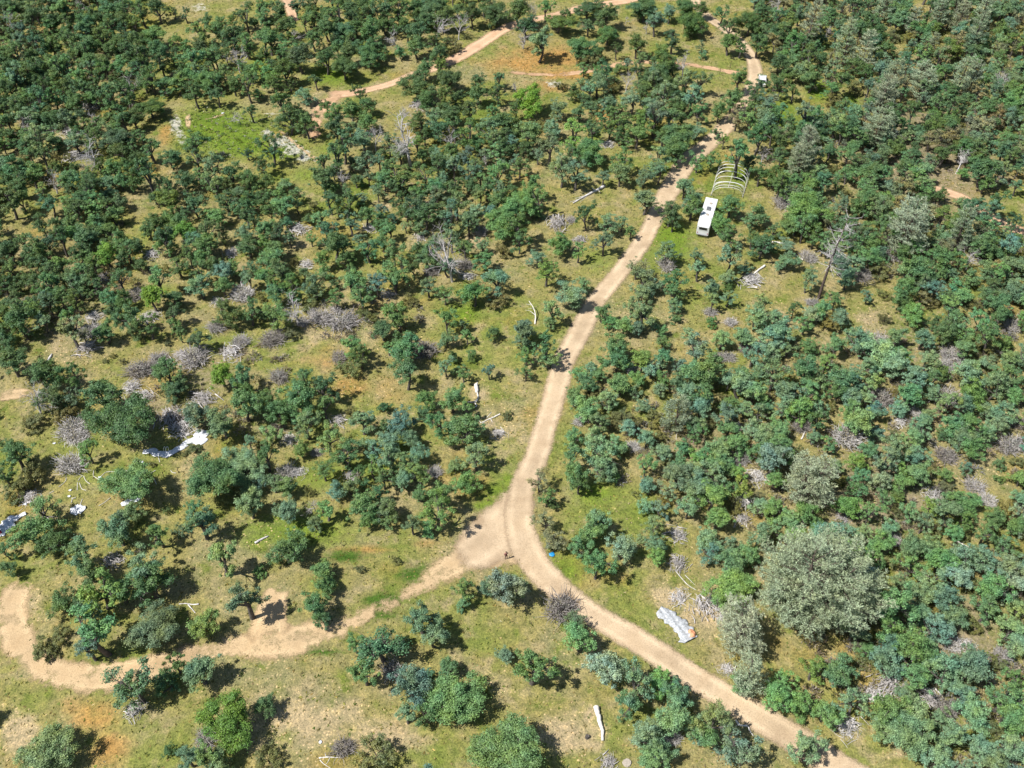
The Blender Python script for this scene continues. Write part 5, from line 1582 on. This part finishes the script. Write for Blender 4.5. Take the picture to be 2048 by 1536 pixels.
PIPES = [[(530, 750), (525, 775), (500, 800), (470, 822)], [(660, 735), (640, 750), (625, 775)], [(620, 788), (618, 850)], [(635, 790), (655, 838), (690, 850)], [(670, 740), (688, 775), (720, 800)],
         [(750, 690), (745, 730)], [(745, 735), (795, 766)], [(800, 776), (838, 755)], [(800, 750), (850, 705), (925, 702)], [(925, 703), (985, 697), (1045, 690)], [(1040, 665), (1070, 635), (1080, 605)],
         [(1072, 608), (1110, 640), (1145, 665)], [(1118, 612), (1130, 650), (1146, 690)], [(885, 908), (840, 945), (790, 975)], [(1232, 755), (1252, 802)], [(1365, 690), (1380, 708), (1408, 712)], [(570, 915), (606, 910)],
         [(582, 910), (570, 950)], [(660, 920), (635, 980)], [(335, 900), (280, 912)], [(1205, 715), (1245, 690)], [(430, 855), (395, 875)], [(1265, 575), (1278, 625)], [(1690, 390), (1720, 375)]]
pl = [dict(px=np.mean([p[0] for p in q]) / 4, py=768 + np.mean([p[1] for p in q]) / 4) for q in PIPES]
for q, t_, c_ in zip(PIPES, pl, ranker(pl)):
    lab = 'pale pipe on grass, %s pipe %s the %s' % (ORD[c_[1]], DTXT[c_[3]], LAND[c_[2]][0])
    pipe('plastic_pipe', [(p[0] / 4, 768 + p[1] / 4) for p in q], .05, M_OLDPIPE, lab, 'pipe', 'loose pipes on the grass')
for i_, (x0, x1) in enumerate([(327, 331), (331.5, 337)]):
    pipe('bent_pipe', [(x0, 903.5), (x0 + .5, 897, .7), ((x0 + x1) / 2, 893, .95), (x1, 897, .7), (x1 + .5, 903)], .035, M_PIPE, ['left of the two small pipe loops behind the long white tarp', 'right of the two small pipe loops behind the long white tarp'][i_], 'pipe', 'pipe loops')
for x, y, h_, lb in [(328, 955, 1.2, 'leftmost dark metal post below the long white tarp'), (357, 945, 1.2, 'middle dark metal post below the long white tarp'), (385, 931, 1.2, 'rightmost dark metal post below the long white tarp'),
                     (1460, 136, 1.6, 'dark fence post in grass left of the far road'), (1439, 149, 1.6, 'dark fence post just below the red trail')]:
    c = at(x, y)
    o = empty('metal_post', c)
    bm = bmesh.new()
    cap_tube(bm, [(0, 0, -.2), (.01, 0, h_ * .5), (.05, .02, h_)], [.05, .045, .045], 6)
    me = bpy.data.meshes.new('post_shaft')
    bm.to_mesh(me)
    bm.free()
    me.materials.append(M_POST)
    link(bpy.data.objects.new('shaft', me), o)
    bm = bmesh.new()
    bmesh.ops.create_cube(bm, size=1, matrix=Matrix.Translation((.055, .02, h_ - .06)) @ Matrix.Diagonal((.14, .05, .12, 1)))
    me = bpy.data.meshes.new('post_cap')
    bm.to_mesh(me)
    bm.free()
    me.materials.append(M_POST)
    link(bpy.data.objects.new('cap', me), o)
    tag(o, lb, 'post', 'metal posts')


# ------------------------------------------------------------------ hoop frame of a greenhouse
def obj(name, bm, mat, parent, bevel=0.0, smooth_=False):
    me = bpy.data.meshes.new(name)
    bm.to_mesh(me)
    bm.free()
    me.materials.append(mat)
    if smooth_:
        for p_ in me.polygons:
            p_.use_smooth = True
    o = link(bpy.data.objects.new(name, me), parent)
    if bevel:
        md = o.modifiers.new('bevel', 'BEVEL')
        md.width = bevel
        md.segments = 2
    return o


def box(cx, cy, cz, sx, sy, sz, bm=None):
    bm = bm or bmesh.new()
    bmesh.ops.create_cube(bm, size=1, matrix=Matrix.Translation((cx, cy, cz)) @ Matrix.Diagonal((sx, sy, sz, 1)))
    return bm


nl_, nr_ = at(1422, 391), at(1485, 395)
fl_, fr_ = at(1437, 336), at(1499, 350)
org = (nl_ + nr_ + fl_ + fr_) / 4
org[2] = float(hgt(org[0], org[1]))
hf = empty('hoop_frame', org)
tag(hf, 'bare white hoop greenhouse frame of bent pipes beside the road', 'greenhouse frame')
NH = 12
g = np.random.default_rng(77)
apex = []
for k in range(NH):
    t = k / (NH - 1)
    L_, R_ = nl_ + (fl_ - nl_) * t, nr_ + (fr_ - nr_) * t
    L_[2], R_[2] = float(hgt(L_[0], L_[1])) - .1, float(hgt(R_[0], R_[1])) - .1
    H_ = 2.4 + g.normal(0, .08) if t > .5 or t < .2 else 1.75 + g.normal(0, .12)
    lean = g.normal(0, .32) + (.25 if t > .5 else -.1)
    ax = (fl_ - nl_) / np.linalg.norm(fl_ - nl_)
    pts_ = []
    for a_ in np.linspace(0, math.pi, 21):
        c_, s_ = math.cos(a_), math.sin(a_)
        p = (L_ + R_) / 2 + (L_ - R_) / 2 * np.sign(c_) * abs(c_) ** .8 + np.array([0, 0, H_ * s_ ** .85]) + ax * lean * s_
        pts_.append(p - org)
    bm = bmesh.new()
    cap_tube(bm, pts_, np.full(21, .042), 6)
    obj('hoop', bm, M_PIPE, hf, 0, True)
    apex.append(pts_[10] - np.array([0, 0, .1]))
bm = bmesh.new()
cap_tube(bm, apex, np.full(NH, .045), 6)
obj('ridge_pipe', bm, M_OLDPIPE, hf, 0, True)
for a_, b_ in ((nl_, fl_), (nr_, fr_)):
    bm = bmesh.new()
    q = [a_ + (b_ - a_) * t - org for t in np.linspace(-.02, 1.02, 8)]
    for v_ in q:
        v_[2] = float(hgt(v_[0] + org[0], v_[1] + org[1])) + .12 - org[2]
    cap_tube(bm, q, np.full(8, .05), 6)
    obj('base_rail', bm, M_OLDPIPE, hf, 0, True)

# ------------------------------------------------------------------ camper trailer
zr = 2.75
c4 = [at(1394.6, 450, zr), at(1420, 451, zr), at(1436, 395, zr), at(1412.8, 395, zr)]
near, far = (c4[0] + c4[1]) / 2, (c4[2] + c4[3]) / 2
Wd = (np.linalg.norm((c4[1] - c4[0])[:2]) + np.linalg.norm((c4[2] - c4[3])[:2])) / 2
Ln = np.linalg.norm((far - near)[:2])
mid_ = (near + far) / 2
rz = math.atan2((far - near)[0], (far - near)[1]) * -1
tr = empty('camper_trailer', (mid_[0], mid_[1], float(hgt(mid_[0], mid_[1]))), rz)
tag(tr, 'white camper trailer parked under oaks right of the dirt road', 'trailer')
wd, ln_ = min(2.6, Wd), Ln
bm = bmesh.new()
prof = [(-ln_ / 2, .55), (ln_ / 2 - .9, .55), (ln_ / 2, 1.15), (ln_ / 2, 2.35), (ln_ / 2 - .25, 2.62), (-ln_ / 2 + .1, 2.62), (-ln_ / 2, 2.5)]
vl = [bm.verts.new((-wd / 2, y, z)) for y, z in prof]
vr = [bm.verts.new((wd / 2, y, z)) for y, z in prof]
bm.faces.new(vl)
bm.faces.new(vr[::-1])
for i in range(len(prof)):
    j = (i + 1) % len(prof)
    bm.faces.new((vl[j], vl[i], vr[i], vr[j]))
bmesh.ops.recalc_face_normals(bm, faces=bm.faces)
body = obj('body', bm, M_SIDING, tr, .06)
obj('roof', box(0, -.08, 2.665, wd + .06, ln_ - .25, .08), M_WHITE, tr, .03)
for y in (ln_ * .28, -ln_ * .12):
    v_ = obj('roof_vent', box(.1, y, 2.76, .5, .5, .14), M_STONE, tr, .03)
obj('air_conditioner', box(0, ln_ * .08, 2.82, .75, 1.0, .24), M_METAL, tr, .06)
rw = obj('rear_window', box(.02, -ln_ / 2 - .012, 1.98, 1.5, .03, .62), M_GLASS, tr)
for nm_, (x_, z_, sx, sz) in dict(a=(.02, 2.32, 1.6, .06), b=(.02, 1.64, 1.6, .06), c=(-.76, 1.98, .06, .62), d=(.80, 1.98, .06, .62)).items():
    obj('frame', box(x_, -ln_ / 2 - .02, z_, sx, .05, sz), M_SIDING, rw)
for sgn in (-1, 1):
    for y in (-ln_ * .3, ln_ * .05, ln_ * .3):
        if sgn == 1 and y == ln_ * .05:
            d_ = obj('door', box(wd / 2 + .015, y, 1.45, .03, .65, 1.75), M_WHITE, tr)
            obj('handle', box(wd / 2 + .05, y - .25, 1.4, .05, .12, .05), M_METAL, d_)
            continue
        obj('side_window', box(sgn * (wd / 2 + .012), y, 1.85, .03, .95, .55), M_GLASS, tr)
    for y in (-.55, .35):
        bm = bmesh.new()
        bmesh.ops.create_cone(bm, cap_ends=True, segments=20, radius1=.36, radius2=.36, depth=.24, matrix=Matrix.Translation((sgn * (wd / 2 - .16), y - .4, .36)) @ Matrix.Rotation(math.pi / 2, 4, 'Y'))
        w_ = obj('wheel', bm, M_RUBBER, tr, .04)
        bm = bmesh.new()
        bmesh.ops.create_cone(bm, cap_ends=True, segments=16, radius1=.2, radius2=.17, depth=.04, matrix=Matrix.Translation((sgn * (wd / 2 - .025), y - .4, .36)) @ Matrix.Rotation(sgn * math.pi / 2, 4, 'Y'))
        obj('rim', bm, M_METAL, w_)
    obj('tail_light', box(sgn * (wd / 2 - .2), -ln_ / 2 - .012, 1.0, .14, .03, .2), M_REDC, tr)
obj('bumper', box(0, -ln_ / 2 - .14, .62, wd * .9, .14, .14), M_METAL, tr, .02)
obj('hitch', box(0, ln_ / 2 + .35, .52, .14, 1.5, .12), M_METAL, tr, .02)

# ------------------------------------------------------------------ parked white car by the far road
c = at(1525, 160, .8)
cr = empty('parked_car', (c[0], c[1], float(hgt(c[0], c[1]))), R(78))
tag(cr, 'white car parked behind an oak beside the far dirt road', 'car')
bm = bmesh.new()
prof = [(-2.2, .35), (2.2, .35), (2.25, .75), (2.1, .92), (1.15, 1.02), (.55, 1.52), (-1.2, 1.56), (-1.9, 1.05), (-2.2, .98)]
vl = [bm.verts.new((y, -.88 if z < 1.1 else -.72, z)) for y, z in prof]
vr = [bm.verts.new((y, .88 if z < 1.1 else .72, z)) for y, z in prof]
bm.faces.new(vl)
bm.faces.new(vr[::-1])
for i in range(len(prof)):
    j = (i + 1) % len(prof)
    bm.faces.new((vl[j], vl[i], vr[i], vr[j]))
bmesh.ops.recalc_face_normals(bm, faces=bm.faces)
obj('body', bm, M_WHITE, cr, .08)


def slab(pts_, mat, name, thick=.02):
    bm = bmesh.new()
    a_ = [Vector(p) for p in pts_]
    nrm = (a_[1] - a_[0]).cross(a_[2] - a_[0]).normalized()
    v1 = [bm.verts.new(p + nrm * thick) for p in a_]
    v0 = [bm.verts.new(p - nrm * thick) for p in a_]
    bm.faces.new(v1)
    bm.faces.new(v0[::-1])
    for i in range(len(a_)):
        j = (i + 1) % len(a_)
        bm.faces.new((v1[j], v1[i], v0[i], v0[j]))
    bmesh.ops.recalc_face_normals(bm, faces=bm.faces)
    return obj(name, bm, mat, cr)


slab([(1.10, -.68, 1.05), (1.10, .68, 1.05), (.60, .62, 1.48), (.60, -.62, 1.48)], M_GLASS, 'windscreen', .03)
slab([(-1.84, -.68, 1.09), (-1.84, .68, 1.09), (-1.27, .62, 1.51), (-1.27, -.62, 1.51)], M_GLASS, 'rear_window', .03)
for sgn in (-1, 1):
    slab([(.95, sgn * .81, 1.10), (.5, sgn * .745, 1.46), (-.25, sgn * .745, 1.48), (-.25, sgn * .81, 1.10)], M_GLASS, 'side_window', .03)
    slab([(-.35, sgn * .81, 1.10), (-.35, sgn * .745, 1.48), (-1.1, sgn * .745, 1.48), (-1.6, sgn * .81, 1.12)], M_GLASS, 'side_window', .03)
    for x in (-1.35, 1.4):
        bm = bmesh.new()
        bmesh.ops.create_cone(bm, cap_ends=True, segments=20, radius1=.33, radius2=.33, depth=.22, matrix=Matrix.Translation((x, sgn * .80, .33)) @ Matrix.Rotation(math.pi / 2, 4, 'X'))
        obj('wheel', bm, M_RUBBER, cr, .03)
    obj('headlight', box(2.18, sgn * .62, .74, .12, .3, .14), M_PIPE, cr, .02)
    obj('tail_light', box(-2.17, sgn * .68, .82, .1, .2, .16), M_REDC, cr, .02)

# ------------------------------------------------------------------ the person at the fork
M_SKIN = plain_mat('skin', (.50, .30, .22), .1, 20, .6)
M_SHIRT = plain_mat('maroon_shirt', (.16, .035, .045), .2, 12, .9)
M_PANTS = plain_mat('dark_trousers', (.10, .055, .055), .25, 10, .9)
M_SHOE = plain_mat('shoes', (.05, .04, .035), .2, 10, .8)
M_HAIR = plain_mat('brown_hair', (.06, .035, .022), .2, 20, .7)


def skin(name, verts, edges, rad, sub=2):
    me = bpy.data.meshes.new(name)
    me.from_pydata(verts, edges, [])
    o = bpy.data.objects.new(name, me)
    COL.objects.link(o)
    o.modifiers.new('s', 'SKIN')
    for i, v_ in enumerate(me.skin_vertices[0].data):
        v_.radius = rad[i] if isinstance(rad[i], tuple) else (rad[i], rad[i])
        v_.use_root = i == 0
    md = o.modifiers.new('u', 'SUBSURF')
    md.levels = md.render_levels = sub
    dg = bpy.context.evaluated_depsgraph_get()
    ev = bpy.data.meshes.new_from_object(o.evaluated_get(dg))
    bpy.data.objects.remove(o)
    return ev


bv, be, brd = [], [], []


def jt(p, r_, par=None):
    bv.append(p)
    brd.append(r_)
    if par is not None:
        be.append((par, len(bv) - 1))
    return len(bv) - 1


pel = jt((0, 0, .95), (.15, .11))
wst = jt((0, 0, 1.10), (.135, .10), pel)
chs = jt((0, .01, 1.30), (.165, .115), wst)
nkb = jt((0, .01, 1.44), (.10, .08), chs)
nk = jt((0, .025, 1.51), .055, nkb)
hd = jt((0, .04, 1.60), (.075, .09), nk)
hd2 = jt((0, .04, 1.70), (.072, .088), hd)
for sg in (-1, 1):
    hip = jt((sg * .10, 0, .88), .095, pel)
    kn = jt((sg * .13, .03, .50), .062, hip)
    an = jt((sg * .15, 0, .10), .042, kn)
    hl = jt((sg * .155, .0, .045), .045, an)
    to = jt((sg * .17, .17, .035), .035, hl)
    sh = jt((sg * .20, .0, 1.40), .058, nkb)
    el = jt((sg * .30, -.02, 1.13), .043, sh)
    wr = jt((sg * .14, .22, 1.12), .030, el)
    pm = jt((sg * .09, .28, 1.13), (.038, .022), wr)
    for f_ in range(4):
        a_ = jt((sg * (.06 - .002 * f_), .315 - .006 * f_, 1.155 - .019 * f_), .0095, pm)
        jt((sg * (.03 - .004 * abs(f_ - 1)), .325 - .008 * f_, 1.150 - .019 * f_), .008, a_)
    th = jt((sg * .085, .265, 1.17), .011, pm)
    jt((sg * .06, .275, 1.19), .009, th)
me = skin('person_body', bv, be, brd, 1)
for m_ in (M_SKIN, M_SHIRT, M_PANTS, M_SHOE):
    me.materials.append(m_)
for p_ in me.polygons:
    c_ = p_.center
    p_.use_smooth = True
    if c_.z < .09:
        p_.material_index = 3
    elif c_.z < .97 and abs(c_.x) < .28:
        p_.material_index = 2
    elif c_.z > 1.475 or (c_.y > .20 and c_.z < 1.25):
        p_.material_index = 0
    else:
        p_.material_index = 1
c = at(1012.5, 1118)
ps = empty('person', c, R(25))
tag(ps, 'person in dark maroon clothes standing at the fork with bent arms', 'person')
link(bpy.data.objects.new('body', me), ps)
bm = bmesh.new()
bmesh.ops.create_icosphere(bm, subdivisions=3, radius=1)
for v_ in list(bm.verts):
    if v_.co.z < -.25 and v_.co.y > -.3 or v_.co.z < -.55:
        bm.verts.remove(v_)
for v_ in bm.verts:
    v_.co = Vector((v_.co.x * .088, v_.co.y * .108 + .028, v_.co.z * .10 + 1.685))
obj('hair', bm, M_HAIR, ps, 0, True)
for nm_, p_, r_ in (('eye', (-.032, .127, 1.645), .011), ('eye', (.032, .127, 1.645), .011), ('nose', (0, .137, 1.615), .014), ('mouth', (0, .127, 1.575), .018), ('ear', (-.08, .04, 1.63), .02), ('ear', (.08, .04, 1.63), .02)):
    bm = bmesh.new()
    bmesh.ops.create_icosphere(bm, subdivisions=2, radius=r_)
    for v_ in bm.verts:
        if nm_ == 'mouth':
            v_.co.z *= .35
            v_.co.y *= .5
        if nm_ == 'ear':
            v_.co.x *= .45
        if nm_ == 'nose':
            v_.co.z *= 1.6
        v_.co += Vector(p_)
    obj(nm_, bm, {'eye': M_HAIR, 'mouth': M_REDC}.get(nm_, M_SKIN), ps, 0, True)
